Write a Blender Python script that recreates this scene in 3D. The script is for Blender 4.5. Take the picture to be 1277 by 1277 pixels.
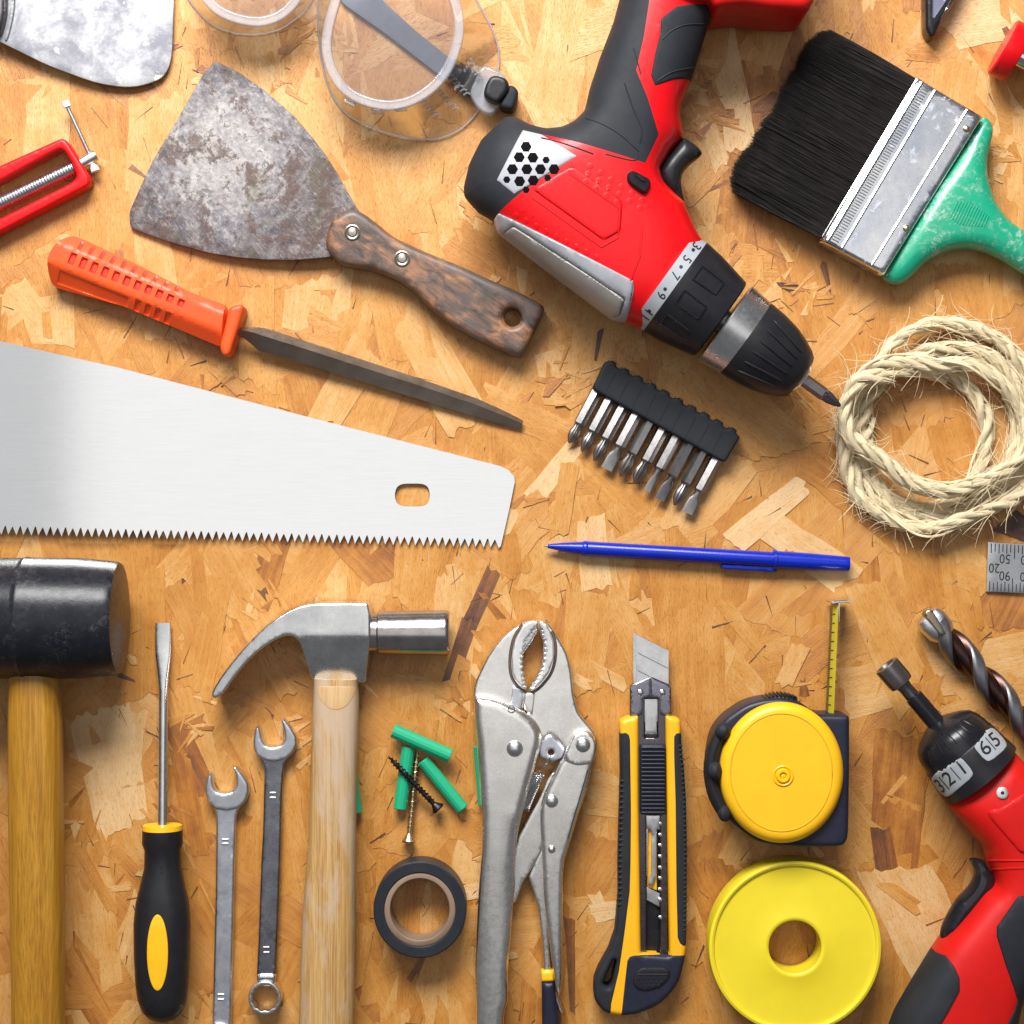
import bpy, math, random
import numpy as np
from mathutils import Vector, Matrix, geometry
from mathutils.bvhtree import BVHTree

# ------------------------------------------------------------------ scene, camera, light
for o in list(bpy.data.objects):
    bpy.data.objects.remove(o)
scene = bpy.context.scene
COL = scene.collection
PXM = 0.55 / 1277          # metres per photograph pixel on the board (the frame is 55 cm wide)
D = 2554.0                 # camera height above the board in the same units (1.10 m)
CX = CY = 638.5

cam = bpy.data.cameras.new("camera")
cam.lens = 72; cam.sensor_width = 36
cam.clip_start = 0.05; cam.clip_end = 50
camo = bpy.data.objects.new("camera", cam); COL.objects.link(camo)
camo.location = (0, 0, D * PXM)
scene.camera = camo

world = bpy.data.worlds.new("World"); scene.world = world
world.use_nodes = True
world.node_tree.nodes["Background"].inputs[0].default_value = (0.93, 0.95, 1.0, 1)
world.node_tree.nodes["Background"].inputs[1].default_value = 0.15

def area(name, loc, target, sx, sy, watts, col=(1, 1, 1)):
    l = bpy.data.lights.new(name, 'AREA'); l.shape = 'RECTANGLE'
    l.size = sx; l.size_y = sy; l.energy = watts; l.color = col
    o = bpy.data.objects.new(name, l); COL.objects.link(o)
    o.location = loc
    o.rotation_euler = (Vector(target) - Vector(loc)).to_track_quat('-Z', 'Y').to_euler()
    return o
area("softbox_overhead", (0.075, 0.165, 1.90), (0.075, 0.165, 0), 1.36, 1.17, 4.5, (1, 0.99, 0.98))
area("fill_panel_left", (-1.13, 0.165, 1.90), (-1.13, 0.165, 0), 1.02, 1.17, 1.5, (0.96, 0.98, 1))  # added dim panel that lifts the reflection in the saw's left end
area("softbox_key", (-0.20, 1.02, 0.95), (-0.02, 0.06, 0), 0.85, 0.50, 46, (1, 0.99, 0.97))
scene.view_settings.view_transform = 'Standard'
scene.view_settings.look = 'None'
scene.view_settings.exposure = 0.0
scene.view_settings.gamma = 1.0

# ------------------------------------------------------------------ helpers: space and objects
def U(x, y, z=0.0):
    """point that the photograph shows at pixel (x, y), at height z (in pixel units) above the board"""
    k = (D - z) / D * PXM
    return Vector(((x - CX) * k, -(y - CY) * k, z * PXM))

W = {}      # world position of every object's origin
GEO = {}    # world-space mesh of every object, for laying things on its surface

def props(o, label=None, cat=None, group=None, kind=None):
    if label: o['label'] = label
    if cat: o['category'] = cat
    if group: o['group'] = group
    if kind: o['kind'] = kind
    return o

def root(name, label, cat, x, y, z=0, group=None):
    o = bpy.data.objects.new(name, None); COL.objects.link(o)
    o.empty_display_size = 0.01
    p = U(x, y, z); o.location = p; W[o] = p
    return props(o, label, cat, group)

def add(name, VF, m, parent=None, smooth=38, uv=None, attrs=None, **kw):
    V, F = VF
    V = [Vector(v) for v in V]
    lo = Vector([min(v[i] for v in V) for i in range(3)]); hi = Vector([max(v[i] for v in V) for i in range(3)])
    c = (lo + hi) / 2
    if parent is None: c.z = lo.z
    me = bpy.data.meshes.new(name)
    me.from_pydata([v - c for v in V], [], [tuple(f) for f in F])
    if uv is not None:
        l = me.uv_layers.new(name="grain")
        idx = np.empty(len(me.loops), dtype=np.int32); me.loops.foreach_get("vertex_index", idx)
        l.data.foreach_set("uv", np.asarray(uv, dtype=np.float32)[idx].ravel())
    if attrs:
        for k, a in attrs.items():
            at = me.attributes.new(k, 'FLOAT', 'POINT'); at.data.foreach_set("value", np.asarray(a, dtype=np.float32))
    me.materials.append(m)
    if smooth:
        me.polygons.foreach_set("use_smooth", [True] * len(me.polygons))
        me.set_sharp_from_angle(angle=math.radians(smooth))
    o = bpy.data.objects.new(name, me); COL.objects.link(o)
    W[o] = c; GEO[o] = (V, F)
    if parent is not None:
        o.parent = parent; o.location = c - W[parent]
    else:
        o.location = c
    return props(o, **kw)

def join(*parts):
    V = []; F = []
    for v, f in parts:
        n = len(V); V += list(v); F += [tuple(i + n for i in q) for q in f]
    return V, F

# ------------------------------------------------------------------ helpers: outlines
def rnd(p, c=4.0, it=2):
    """cut the corners of a closed outline, at most c pixels at a time"""
    for _ in range(it):
        q = []; n = len(p)
        for i in range(n):
            a, b, d = p[i - 1], p[i], p[(i + 1) % n]
            for e in (a, d):
                L = math.hypot(e[0] - b[0], e[1] - b[1]) or 1
                t = min(.27, c / L)
                q.append((b[0] + (e[0] - b[0]) * t, b[1] + (e[1] - b[1]) * t))
        p = q
    return p

def resample(p, s, closed=True):
    q = []; n = len(p)
    for i in range(n if closed else n - 1):
        a, b = p[i], p[(i + 1) % n]
        L = math.hypot(b[0] - a[0], b[1] - a[1])
        if L < 1e-3: continue
        k = max(1, math.ceil(L / s))
        for j in range(k): q.append((a[0] + (b[0] - a[0]) * j / k, a[1] + (b[1] - a[1]) * j / k))
    if not closed: q.append(p[-1])
    return q

def circ(x, y, rx, ry=None, n=40, a0=0.0, rot=0.0):
    ry = rx if ry is None else ry
    c, s = math.cos(rot), math.sin(rot)
    return [(x + rx * math.cos(t) * c - ry * math.sin(t) * s, y + rx * math.cos(t) * s + ry * math.sin(t) * c)
            for t in [a0 + 2 * math.pi * i / n for i in range(n)]]

def bar(p, q, w, w2=None):
    """the four corners of a bar from p to q"""
    w2 = w if w2 is None else w2
    dx, dy = q[0] - p[0], q[1] - p[1]; L = math.hypot(dx, dy); nx, ny = -dy / L, dx / L
    return [(p[0] + nx * w, p[1] + ny * w), (q[0] + nx * w2, q[1] + ny * w2), (q[0] - nx * w2, q[1] - ny * w2), (p[0] - nx * w, p[1] - ny * w)]

def catmull(P, n=8, closed=False):
    P = [np.array(p, float) for p in P]; out = []
    m = len(P)
    for i in range(m if closed else m - 1):
        if closed: a, b, c, d = P[i - 1], P[i], P[(i + 1) % m], P[(i + 2) % m]
        else: a, b, c, d = P[max(i - 1, 0)], P[i], P[i + 1], P[min(i + 2, m - 1)]
        for j in range(n):
            t = j / n
            out.append(.5 * ((2 * b) + (c - a) * t + (2 * a - 5 * b + 4 * c - d) * t * t + (3 * b - a - 3 * c + d) * t ** 3))
    if not closed: out.append(P[-1])
    return [tuple(p) for p in out]

def dist_to(P, loops):
    P = np.asarray(P, float)
    best = np.full(len(P), 1e9)
    for l in loops:
        A = np.asarray(l, float); B = np.roll(A, -1, axis=0)
        for s in range(0, len(P), 1500):
            p = P[s:s + 1500, None, :]
            ab = (B - A)[None]; t = np.clip(((p - A[None]) * ab).sum(2) / np.maximum((ab ** 2).sum(2), 1e-9), 0, 1)
            d = np.sqrt((((A[None] + ab * t[..., None]) - p) ** 2).sum(2)).min(1)
            best[s:s + 1500] = np.minimum(best[s:s + 1500], d)
    return best

def inside(P, loop):
    P = np.asarray(P, float); A = np.asarray(loop, float); B = np.roll(A, -1, axis=0)
    x, y = P[:, 0:1], P[:, 1:2]
    c = ((A[None, :, 1] > y) != (B[None, :, 1] > y))
    dy = B[:, 1] - A[:, 1]; dy = np.where(dy == 0, 1e-12, dy)
    xi = (B[:, 0] - A[:, 0])[None] * (y - A[None, :, 1]) / dy[None] + A[None, :, 0]
    return (c & (x < xi)).sum(1) % 2 == 1

def offs(loop, d):
    A = np.asarray(loop, float); n = np.roll(A, -1, 0) - np.roll(A, 1, 0)
    n = np.stack([-n[:, 1], n[:, 0]], 1); n /= np.maximum(np.linalg.norm(n, axis=1, keepdims=True), 1e-6)
    return np.concatenate([A + n * d, A - n * d])

def inflate(loops, gs=2.6, iters=1500):
    """height of a stretched skin over the outline: half a circle across a strip, smooth everywhere"""
    A = np.array(loops[0]); lo = A.min(0) - 3 * gs; hi = A.max(0) + 3 * gs
    nx, ny = int((hi[0] - lo[0]) / gs) + 1, int((hi[1] - lo[1]) / gs) + 1
    X, Y = np.meshgrid(lo[0] + np.arange(nx) * gs, lo[1] + np.arange(ny) * gs); P = np.stack([X.ravel(), Y.ravel()], 1)
    m = inside(P, loops[0])
    for h in loops[1:]: m &= ~inside(P, h)
    m = m.reshape(ny, nx); d = dist_to(P, loops).reshape(ny, nx); phi = np.where(m, d * 8., 0.)
    for _ in range(iters):
        q = phi.copy(); q[1:-1, 1:-1] = .25 * (phi[:-2, 1:-1] + phi[2:, 1:-1] + phi[1:-1, :-2] + phi[1:-1, 2:] + gs * gs); phi = np.where(m, q, 0.)
    good = m & (d > 1.3 * gs); q = np.where(good, phi / np.maximum(d, .1), 0.)
    for _ in range(7):                       # carry the ratio outwards past the rim
        w = good.astype(float); sw = np.zeros_like(w); sq = np.zeros_like(q)
        for dy in (-1, 0, 1):
            for dx in (-1, 0, 1):
                sw += np.roll(np.roll(w, dy, 0), dx, 1); sq += np.roll(np.roll(q * w, dy, 0), dx, 1)
        new = (~good) & (sw > 0); q = np.where(new, sq / np.maximum(sw, 1e-9), q); good = good | new
    def f(P, dd):
        fx = np.clip((P[:, 0] - lo[0]) / gs, 0, nx - 1.001); fy = np.clip((P[:, 1] - lo[1]) / gs, 0, ny - 1.001)
        ix, iy = fx.astype(int), fy.astype(int); tx, ty = fx - ix, fy - iy
        v = q[iy, ix] * (1 - tx) * (1 - ty) + q[iy, ix + 1] * tx * (1 - ty) + q[iy + 1, ix] * (1 - tx) * ty + q[iy + 1, ix + 1] * tx * ty
        return np.sqrt(np.maximum(2 * v * dd, 0))
    return f

def mesh2d(outline, holes, r, regions, g, nr, seam):
    loops = [resample(outline, g)] + [resample(h, min(g, 2.5)) for h in holes]
    regl = [resample(p, g) for p in regions]
    pts = []; edges = []
    for l in loops + regl:
        n = len(pts); pts += l
        edges += [(n + i, n + (i + 1) % len(l)) for i in range(len(l))]
    def ok(P): 
        m = inside(P, loops[0])
        for h in loops[1:]: m &= ~inside(P, h)
        return m
    extra = []
    rl = [0]
    if r > 0:
        nr = max(nr, int(r * 1.1 / g))
        for k in range(1, nr + 1):
            d = r * (1 - math.cos(k / nr * math.pi / 2))
            if d < .15: continue
            rl.append(d)
            for l in loops:
                P = offs(l, d); P = P[ok(P)]
                if len(P): extra.append(P[dist_to(P, loops) > d * .94])
    if regl:
        for d in (seam * .4, seam):
            for l in regl:
                P = offs(l, d); P = P[ok(P)]
                if len(P): P = P[dist_to(P, regl) > d * .94]
                if len(P): extra.append(P[dist_to(P, loops) > .4])
    lo = np.min(loops[0], axis=0); hi = np.max(loops[0], axis=0)
    gx = np.arange(lo[0], hi[0], g); gy = np.arange(lo[1], hi[1], g * .87)
    G = np.array([(x + (g / 2 if j % 2 else 0), y) for j, y in enumerate(gy) for x in gx])
    if len(G):
        G = G[ok(G)]
    if len(G): G = G[dist_to(G, loops) > max(r * 1.02, g * .4)]
    if len(G) and regl: G = G[dist_to(G, regl) > seam * 1.4]
    if len(G): extra.append(G)
    if extra: pts = pts + [tuple(p) for p in np.concatenate(extra)]
    res = geometry.delaunay_2d_cdt([Vector((p[0], p[1])) for p in pts], edges, [], 0, 1e-3)
    P = np.array([(v[0], v[1]) for v in res[0]]); F = np.array([f for f in res[2] if len(f) == 3])
    C = P[F].mean(1)
    F = F[ok(C)]
    a = P[F[:, 1]] - P[F[:, 0]]; b = P[F[:, 2]] - P[F[:, 0]]
    cr = a[:, 0] * b[:, 1] - a[:, 1] * b[:, 0]
    F = F[np.abs(cr) > 1e-4]; cr = cr[np.abs(cr) > 1e-4]
    F[cr > 0] = F[cr > 0][:, ::-1]          # y runs down in the picture
    return P, F, loops, regl

def solid(outline, z0, z1, r=1.5, holes=(), regions=(), g=8, both=False, lift=None, zf=None, smooth=0, nr=3, seam=2.0, puff=None):
    """a body with the given outline, rounded edges of radius r; regions = [(polygon, raise)] cut it into
    separate surfaces with a seam; returns one (V, F) for the rest and one per region"""
    P, F, loops, regl = mesh2d(outline, holes, r, [q for q, h in regions], g, nr, seam)
    d = dist_to(P, loops)
    if r > 0: zt = z1 - r + np.sqrt(np.maximum(r * r - (r - np.minimum(d, r)) ** 2, 0))
    else: zt = np.full(len(P), float(z1))
    if puff:                                 # puff = width at which the full height is nearly reached
        t = inflate(loops)(P, d) / puff; H = z1 - (z0 + z1) / 2 if both else r
        zt = (z1 - H) + H * t / (1 + t ** 5) ** .2
        zmid = z1 - H
    if zf is not None: zt = np.array([zf(p[0], p[1], dd, z) for p, dd, z in zip(P, d, zt)])
    if smooth:
        E = np.concatenate([F[:, [0, 1]], F[:, [1, 2]], F[:, [2, 0]]]); E = np.concatenate([E, E[:, ::-1]])
        cnt = np.bincount(E[:, 0], minlength=len(P))
        for _ in range(smooth):
            s = np.bincount(E[:, 0], weights=zt[E[:, 1]], minlength=len(P)) / np.maximum(cnt, 1)
            zt = np.where(d > .3, s, zt)
    zb = z0 + (z1 - zt) if both else np.full(len(P), float(z0))
    zb = np.minimum(zb, zt - .2)
    zr = z1 - r if not puff else zmid
    L = np.array([lift(p[0], p[1]) for p in P]) if lift else np.zeros(len(P))
    C = P[F].mean(1); idx = np.zeros(len(F), int)
    for i, (q, h) in enumerate(regions):
        idx[inside(C, q)] = i + 1
    ds = dist_to(P, regl) if regl else np.full(len(P), 99.)
    raises = [0] + [h for q, h in regions]
    if isinstance(seam, (int, float)) and regl:
        t = np.clip(ds / seam, 0, 1); prof = np.sqrt(1 - (1 - t) ** 2)
    else: prof = np.ones(len(P))
    ec = {}
    for f in F:
        for a, b in ((f[0], f[1]), (f[1], f[2]), (f[2], f[0])):
            ec[(min(a, b), max(a, b))] = ec.get((min(a, b), max(a, b)), 0) + 1
    out = []
    for i in range(len(regions) + 1):
        Fi = F[idx == i]
        used = np.unique(Fi); mp = {int(u): j for j, u in enumerate(used)}; n = len(used)
        V = []
        for u in used:
            V.append(U(P[u, 0], P[u, 1], zr + L[u])); V[-1].z = (zt[u] + raises[i] * prof[u] + L[u]) * PXM
        for u in used:
            v = V[mp[int(u)]].copy(); v.z = (zb[u] + L[u]) * PXM; V.append(v)
        Q = []
        touches = any(ec[(min(s, t), max(s, t))] == 1 for f in Fi for s, t in ((f[0], f[1]), (f[1], f[2]), (f[2], f[0])))
        if not touches and len(Fi):          # a region inside the body is a panel with a short skirt, no underside
            er = {}
            for f in Fi:
                for s, t in ((f[0], f[1]), (f[1], f[2]), (f[2], f[0])): er[(min(s, t), max(s, t))] = er.get((min(s, t), max(s, t)), 0) + 1
            for u in used: V[mp[int(u)] + n].z = V[mp[int(u)]].z - 1.5 * PXM
            for f in Fi:
                a, b, c = (mp[int(k)] for k in f); Q.append((a, b, c))
                for s, t in ((f[0], f[1]), (f[1], f[2]), (f[2], f[0])):
                    if er[(min(s, t), max(s, t))] == 1: s, t = mp[int(s)], mp[int(t)]; Q.append((t, s, s + n, t + n))
            us = sorted({k for q in Q for k in q}); m2 = {k: j for j, k in enumerate(us)}
            out.append(([V[k] for k in us], [tuple(m2[k] for k in q) for q in Q])); continue
        for f in Fi:
            a, b, c = (mp[int(k)] for k in f)
            Q.append((a, b, c)); Q.append((c + n, b + n, a + n))
            for s, t in ((f[0], f[1]), (f[1], f[2]), (f[2], f[0])):
                if ec[(min(s, t), max(s, t))] == 1:
                    s, t = mp[int(s)], mp[int(t)]
                    Q.append((t, s, s + n, t + n))
        out.append((V, Q))
    return out

def plate(outline, z0, z1, r=1.0, **k):
    return solid(outline, z0, z1, r, **k)[0]

CAMP = Vector((0, 0, D * PXM))
def bvh(objs):
    V, F = join(*[GEO[o] for o in objs]); return BVHTree.FromPolygons(V, F)

def hit(T, x, y):
    d = (U(x, y, 0) - CAMP).normalized()
    h = T.ray_cast(CAMP, d)
    return (h[0], h[1]) if h[0] is not None else (None, None)

def patch(outline, T, th=1.0, g=4, holes=(), e=1.0, sink=.6):
    """a thin panel with real thickness lying on the surface T inside the outline"""
    P, F, loops, _ = mesh2d(outline, holes, e, [], g, 2, 1)
    d = dist_to(P, loops)
    V = []; good = []
    B = []
    for p, dd in zip(P, d):
        h, n = hit(T, p[0], p[1])
        if h is None: good.append(False); V.append(Vector()); B.append(Vector()); continue
        good.append(True)
        if n.z < 0: n = -n
        n = (n + Vector((0, 0, .6))).normalized()
        t = min(1, dd / e); pr = math.sqrt(1 - (1 - t) ** 2)
        V.append(h + n * ((.25 + (th - .25) * pr) * PXM)); B.append(h - n * (sink * PXM))
    n = len(V); Q = []; ec = {}
    F = [f for f in F if all(good[k] for k in f)]
    for f in F:
        for a, b in ((f[0], f[1]), (f[1], f[2]), (f[2], f[0])): ec[(min(a, b), max(a, b))] = ec.get((min(a, b), max(a, b)), 0) + 1
    used = sorted({int(k) for f in F for k in f}); mp = {u: i for i, u in enumerate(used)}; m = len(used)
    VV = [V[u] for u in used] + [B[u] for u in used]
    for f in F:
        a, b, c = (mp[int(k)] for k in f); Q.append((a, b, c)); Q.append((c + m, b + m, a + m))
        for s, t in ((f[0], f[1]), (f[1], f[2]), (f[2], f[0])):
            if ec[(min(s, t), max(s, t))] == 1: s, t = mp[int(s)], mp[int(t)]; Q.append((t, s, s + m, t + m))
    return VV, Q

def text(s, x, y, size, rot, T=None, z=0, th=.35, sx=1.0, bold=0.0):
    """letters as thin raised print, on the surface T or on the plane z"""
    cu = bpy.data.curves.new("t", 'FONT'); cu.body = s; cu.size = size; cu.align_x = 'CENTER'; cu.align_y = 'CENTER'; cu.resolution_u = 3; cu.offset = bold
    o = bpy.data.objects.new("t", cu); me = o.to_mesh()
    V2 = [(v.co.x * sx, v.co.y) for v in me.vertices]; F = [tuple(p.vertices) for p in me.polygons]
    o.to_mesh_clear(); bpy.data.objects.remove(o); bpy.data.curves.remove(cu)
    c, sn = math.cos(rot), math.sin(rot); V = []; ok = []
    for a, b in V2:
        px, py = x + a * c - b * sn, y - (a * sn + b * c)
        if T is None: V.append(U(px, py, z + th)); ok.append(True)
        else:
            h, n = hit(T, px, py)
            if h is None: V.append(Vector()); ok.append(False)
            else:
                if n.z < 0: n = -n
                V.append(h + n * th * PXM); ok.append(True)
    F = [f for f in F if all(ok[i] for i in f)]
    used = sorted({i for f in F for i in f}); mp = {u: i for i, u in enumerate(used)}
    return [V[u] for u in used], [tuple(mp[i] for i in f) for f in F]

def loft(st, seg=32, cs=None, twist=0.0, cap=True, phase=0.0, up=None):
    """a body through cross-sections st = [(x, y, z, half width, half height[, exponent])]"""
    C = [U(s[0], s[1], s[2]) for s in st]; V = []; F = []
    far = max(C, key=lambda c: (c - C[0]).length); ax0 = (far - C[0]).normalized()
    straight = max(((c - C[0]) - ax0 * (c - C[0]).dot(ax0)).length for c in C) < 4 * PXM
    for i, s in enumerate(st):
        t = ax0.copy() if straight else (C[min(i + 1, len(st) - 1)] - C[max(i - 1, 0)])
        if t.length < 1e-9: t = Vector((0, -1, 0))
        t.normalize()
        side = t.cross(Vector((0, 0, 1))); side.normalize(); upv = side.cross(t)
        k = (D - s[2]) / D * PXM; e = s[5] if len(s) > 5 else 2.0
        for j in range(seg):
            a = 2 * math.pi * j / seg + phase
            if cs: u, v = cs(a)
            else:
                ca, sa = math.cos(a), math.sin(a)
                u = math.copysign(abs(ca) ** (2 / e), ca); v = math.copysign(abs(sa) ** (2 / e), sa)
            if twist:
                b = twist * i; u, v = u * math.cos(b) - v * math.sin(b), u * math.sin(b) + v * math.cos(b)
            V.append(C[i] + side * (u * s[3] * k) + upv * (v * s[4] * k))
    n = len(st)
    for i in range(n - 1):
        for j in range(seg):
            a, b = i * seg + j, i * seg + (j + 1) % seg
            F.append((a, b, b + seg, a + seg))
    if cap:
        F.append(tuple(range(seg - 1, -1, -1))); F.append(tuple((n - 1) * seg + j for j in range(seg)))
    return V, F

def rod(p, q, prof, seg=28, **k):
    """turned body from p=(x,y,z) to q; prof = [(t, radius)] with t from 0 to 1"""
    return loft([(p[0] + (q[0] - p[0]) * t, p[1] + (q[1] - p[1]) * t, p[2] + (q[2] - p[2]) * t, r, r) for t, r in prof], seg, **k)

def vlathe(x, y, prof, seg=48, zr=None, ry=1.0, close=True):
    """turned body on a vertical axis; prof = [(radius, z)]"""
    zr = prof[0][1] if zr is None else zr
    c = U(x, y, zr); k = (D - zr) / D * PXM; V = []; F = []; n = len(prof)
    for r, z in prof:
        for j in range(seg):
            a = 2 * math.pi * j / seg
            V.append(Vector((c.x + r * k * math.cos(a), c.y + r * ry * k * math.sin(a), z * PXM)))
    for i in range(n if close else n - 1):
        i2 = (i + 1) % n
        for j in range(seg):
            j2 = (j + 1) % seg
            F.append((i * seg + j, i2 * seg + j, i2 * seg + j2, i * seg + j2))
    return V, F

def dome(x, y, r, z0, z1, seg=28, flat=.0):
    pr = [(r, z0)] + [(r * math.cos(a), z0 + (z1 - z0) * (.15 + .85 * math.sin(a))) for a in [math.pi / 2 * i / 7 for i in range(7)]] + [(.01, z1)]
    return vlathe(x, y, pr, seg, zr=z0, close=False)

def tubew(P, R, seg=6, cap=True):
    """round tube through world points P, radius R (pixel units, number or list)"""
    P = [Vector(p) for p in P]; n = len(P); V = []; F = []
    if not hasattr(R, '__len__'): R = [R] * n
    ref = Vector((0, 0, 1)); prev = None
    for i in range(n):
        t = (P[min(i + 1, n - 1)] - P[max(i - 1, 0)]); t.normalize()
        if prev is None:
            a = t.cross(ref)
            if a.length < 1e-3: a = t.cross(Vector((1, 0, 0)))
        else: a = prev - t * prev.dot(t)
        a.normalize(); prev = a; b = t.cross(a)
        for j in range(seg):
            q = 2 * math.pi * j / seg
            V.append(P[i] + (a * math.cos(q) + b * math.sin(q)) * R[i] * PXM)
    for i in range(n - 1):
        for j in range(seg): F.append((i * seg + j, i * seg + (j + 1) % seg, (i + 1) * seg + (j + 1) % seg, (i + 1) * seg + j))
    if cap: F.append(tuple(range(seg - 1, -1, -1))); F.append(tuple((n - 1) * seg + j for j in range(seg)))
    return V, F

def tube(P, R, seg=6, **k): return tubew([U(*p) for p in P], R, seg, **k)

# ------------------------------------------------------------------ materials
class NT:
    def __init__(s, name):
        s.m = bpy.data.materials.new(name); s.m.use_nodes = True; s.t = s.m.node_tree; s.n = s.t.nodes
        s.b = s.n["Principled BSDF"]
    def node(s, typ, **k):
        x = s.n.new(typ)
        for a, v in k.items(): setattr(x, a, v)
        return x
    def put(s, a, b):
        if isinstance(a, (int, float)): b.default_value = (a, a, a, 1) if b.type == 'RGBA' else a
        elif isinstance(a, (tuple, list)): b.default_value = tuple(a) + ((1,) if len(a) == 3 and b.type == 'RGBA' else ())
        else: s.t.links.new(a, b)
    def coords(s, ang=0.0, st=(1, 1, 1), uv=False):
        if uv:
            c = s.node('ShaderNodeUVMap'); c.uv_map = "grain"; out = c.outputs[0]; k = 1
        else:
            c = s.node('ShaderNodeTexCoord'); out = c.outputs['Object']; k = 1 / PXM
        m = s.node('ShaderNodeMapping'); m.vector_type = 'POINT'
        s.t.links.new(out, m.inputs[0]); m.inputs['Scale'].default_value = (k, k, k)
        m.inputs['Rotation'].default_value = (0, 0, -ang)
        m2 = s.node('ShaderNodeMapping'); s.t.links.new(m.outputs[0], m2.inputs[0]); m2.inputs['Scale'].default_value = st
        return m2.outputs[0]
    def noise(s, co, sc, det=4, rough=.55, dist=0.0):
        x = s.node('ShaderNodeTexNoise'); s.t.links.new(co, x.inputs['Vector'])
        x.inputs['Scale'].default_value = sc; x.inputs['Detail'].default_value = det; x.inputs['Roughness'].default_value = rough; x.inputs['Distortion'].default_value = dist
        return x.outputs[0]
    def ramp(s, v, stops):
        x = s.node('ShaderNodeValToRGB'); s.t.links.new(v, x.inputs[0]); e = x.color_ramp.elements
        while len(e) > 1: e.remove(e[0])
        e[0].position = stops[0][0]; e[0].color = (*col3(stops[0][1]), 1)
        for p, c in stops[1:]:
            q = e.new(p); q.color = (*col3(c), 1)
        return x.outputs[0]
    def mix(s, f, a, b, mode='MIX'):
        x = s.node('ShaderNodeMix', data_type='RGBA', blend_type=mode)
        s.put(f, x.inputs[0]); s.put(a, x.inputs[6]); s.put(b, x.inputs[7]); return x.outputs[2]
    def math(s, op, a, b=0.0, c=0.0, clamp=False):
        x = s.node('ShaderNodeMath', operation=op, use_clamp=clamp); s.put(a, x.inputs[0]); s.put(b, x.inputs[1])
        if op in ('MULTIPLY_ADD',): s.put(c, x.inputs[2])
        return x.outputs[0]
    def bump(s, h, strength=.3, dist=1.0):
        x = s.node('ShaderNodeBump'); s.t.links.new(h, x.inputs['Height']); x.inputs['Strength'].default_value = strength
        x.inputs['Distance'].default_value = dist * PXM; s.t.links.new(x.outputs[0], s.b.inputs['Normal']); return x
    def set(s, col=None, rough=None, metal=None, spec=None):
        if col is not None: s.put(col, s.b.inputs['Base Color'])
        if rough is not None: s.put(rough, s.b.inputs['Roughness'])
        if metal is not None: s.put(metal, s.b.inputs['Metallic'])
        if spec is not None: s.put(spec, s.b.inputs['Specular IOR Level'])
        return s
def col3(c): return (c, c, c) if isinstance(c, (int, float)) else c

def plastic(name, c, rough=.4, c2=None, sc=.03, bump=.15, bsc=.6, spec=.5, dust=0.0, coat=0.0):
    n = NT(name); co = n.coords()
    f = n.noise(co, sc, 5, .6)
    c2 = c2 or tuple(x * .8 for x in c)
    base = n.mix(n.ramp(f, [(.35, 0.), (.65, 1.)]), c, c2)
    if dust:
        d = n.noise(co, .45, 6, .7); d2 = n.noise(co, .025, 3, .6)
        d3 = n.noise(co, .09, 7, .8, .8)
        m = n.math('MULTIPLY', n.ramp(d, [(.40, .25), (.62, 1.)]), n.math('MULTIPLY', n.ramp(d2, [(.40, 0.), (.60, 1.)]), n.ramp(d3, [(.50, 0.), (.60, 1.)])))
        base = n.mix(n.math('MULTIPLY', m, dust), base, (.62, .6, .56))
    r = n.math('MULTIPLY_ADD', n.noise(co, .12, 4, .6), .22, rough - .11)
    n.set(base, r, 0., spec)
    if bump: n.bump(n.noise(co, bsc, 3, .6), bump, .6)
    if coat: n.b.inputs['Coat Weight'].default_value = coat; n.b.inputs['Coat Roughness'].default_value = .12
    return n.m

def metal(name, c, rough=.3, ang=None, brush=.25, c2=None, sc=.03, pit=.0, tarn=None, tarn_lo=.55, bump=.1):
    n = NT(name)
    co = n.coords()
    f = n.noise(co, sc, 6, .65)
    c2 = c2 or tuple(x * .78 for x in c)
    base = n.mix(n.ramp(f, [(.35, 0.), (.65, 1.)]), c, c2)
    r = n.math('MULTIPLY_ADD', n.noise(co, .15, 5, .65), .25, rough - .12)
    h = n.noise(co, 1.2, 3, .7)
    if ang is not None:
        cb = n.coords(ang, (.02, 1.2, 1)); b = n.noise(cb, 1.0, 4, .75)
        base = n.mix(n.math('MULTIPLY', n.ramp(b, [(.35, 0.), (.7, 1.)]), brush), base, tuple(x * .55 for x in c))
        h = b
    mt = 1.0
    if tarn:
        t = n.ramp(n.noise(co, sc * 2.2, 7, .75, .6), [(tarn_lo, 0.), (tarn_lo + .12, 1.)])
        base = n.mix(t, base, tarn); r = n.mix(t, r, .6); mt = n.math('SUBTRACT', 1., n.math('MULTIPLY', t, .55))
    if pit:
        p = n.ramp(n.noise(co, .5, 4, .7), [(.30, 1.), (.38, 0.)]); base = n.mix(n.math('MULTIPLY', p, pit), base, (.06, .05, .05))
    n.set(base, r, mt)
    if bump: n.bump(h, bump, .5)
    return n.m

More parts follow.
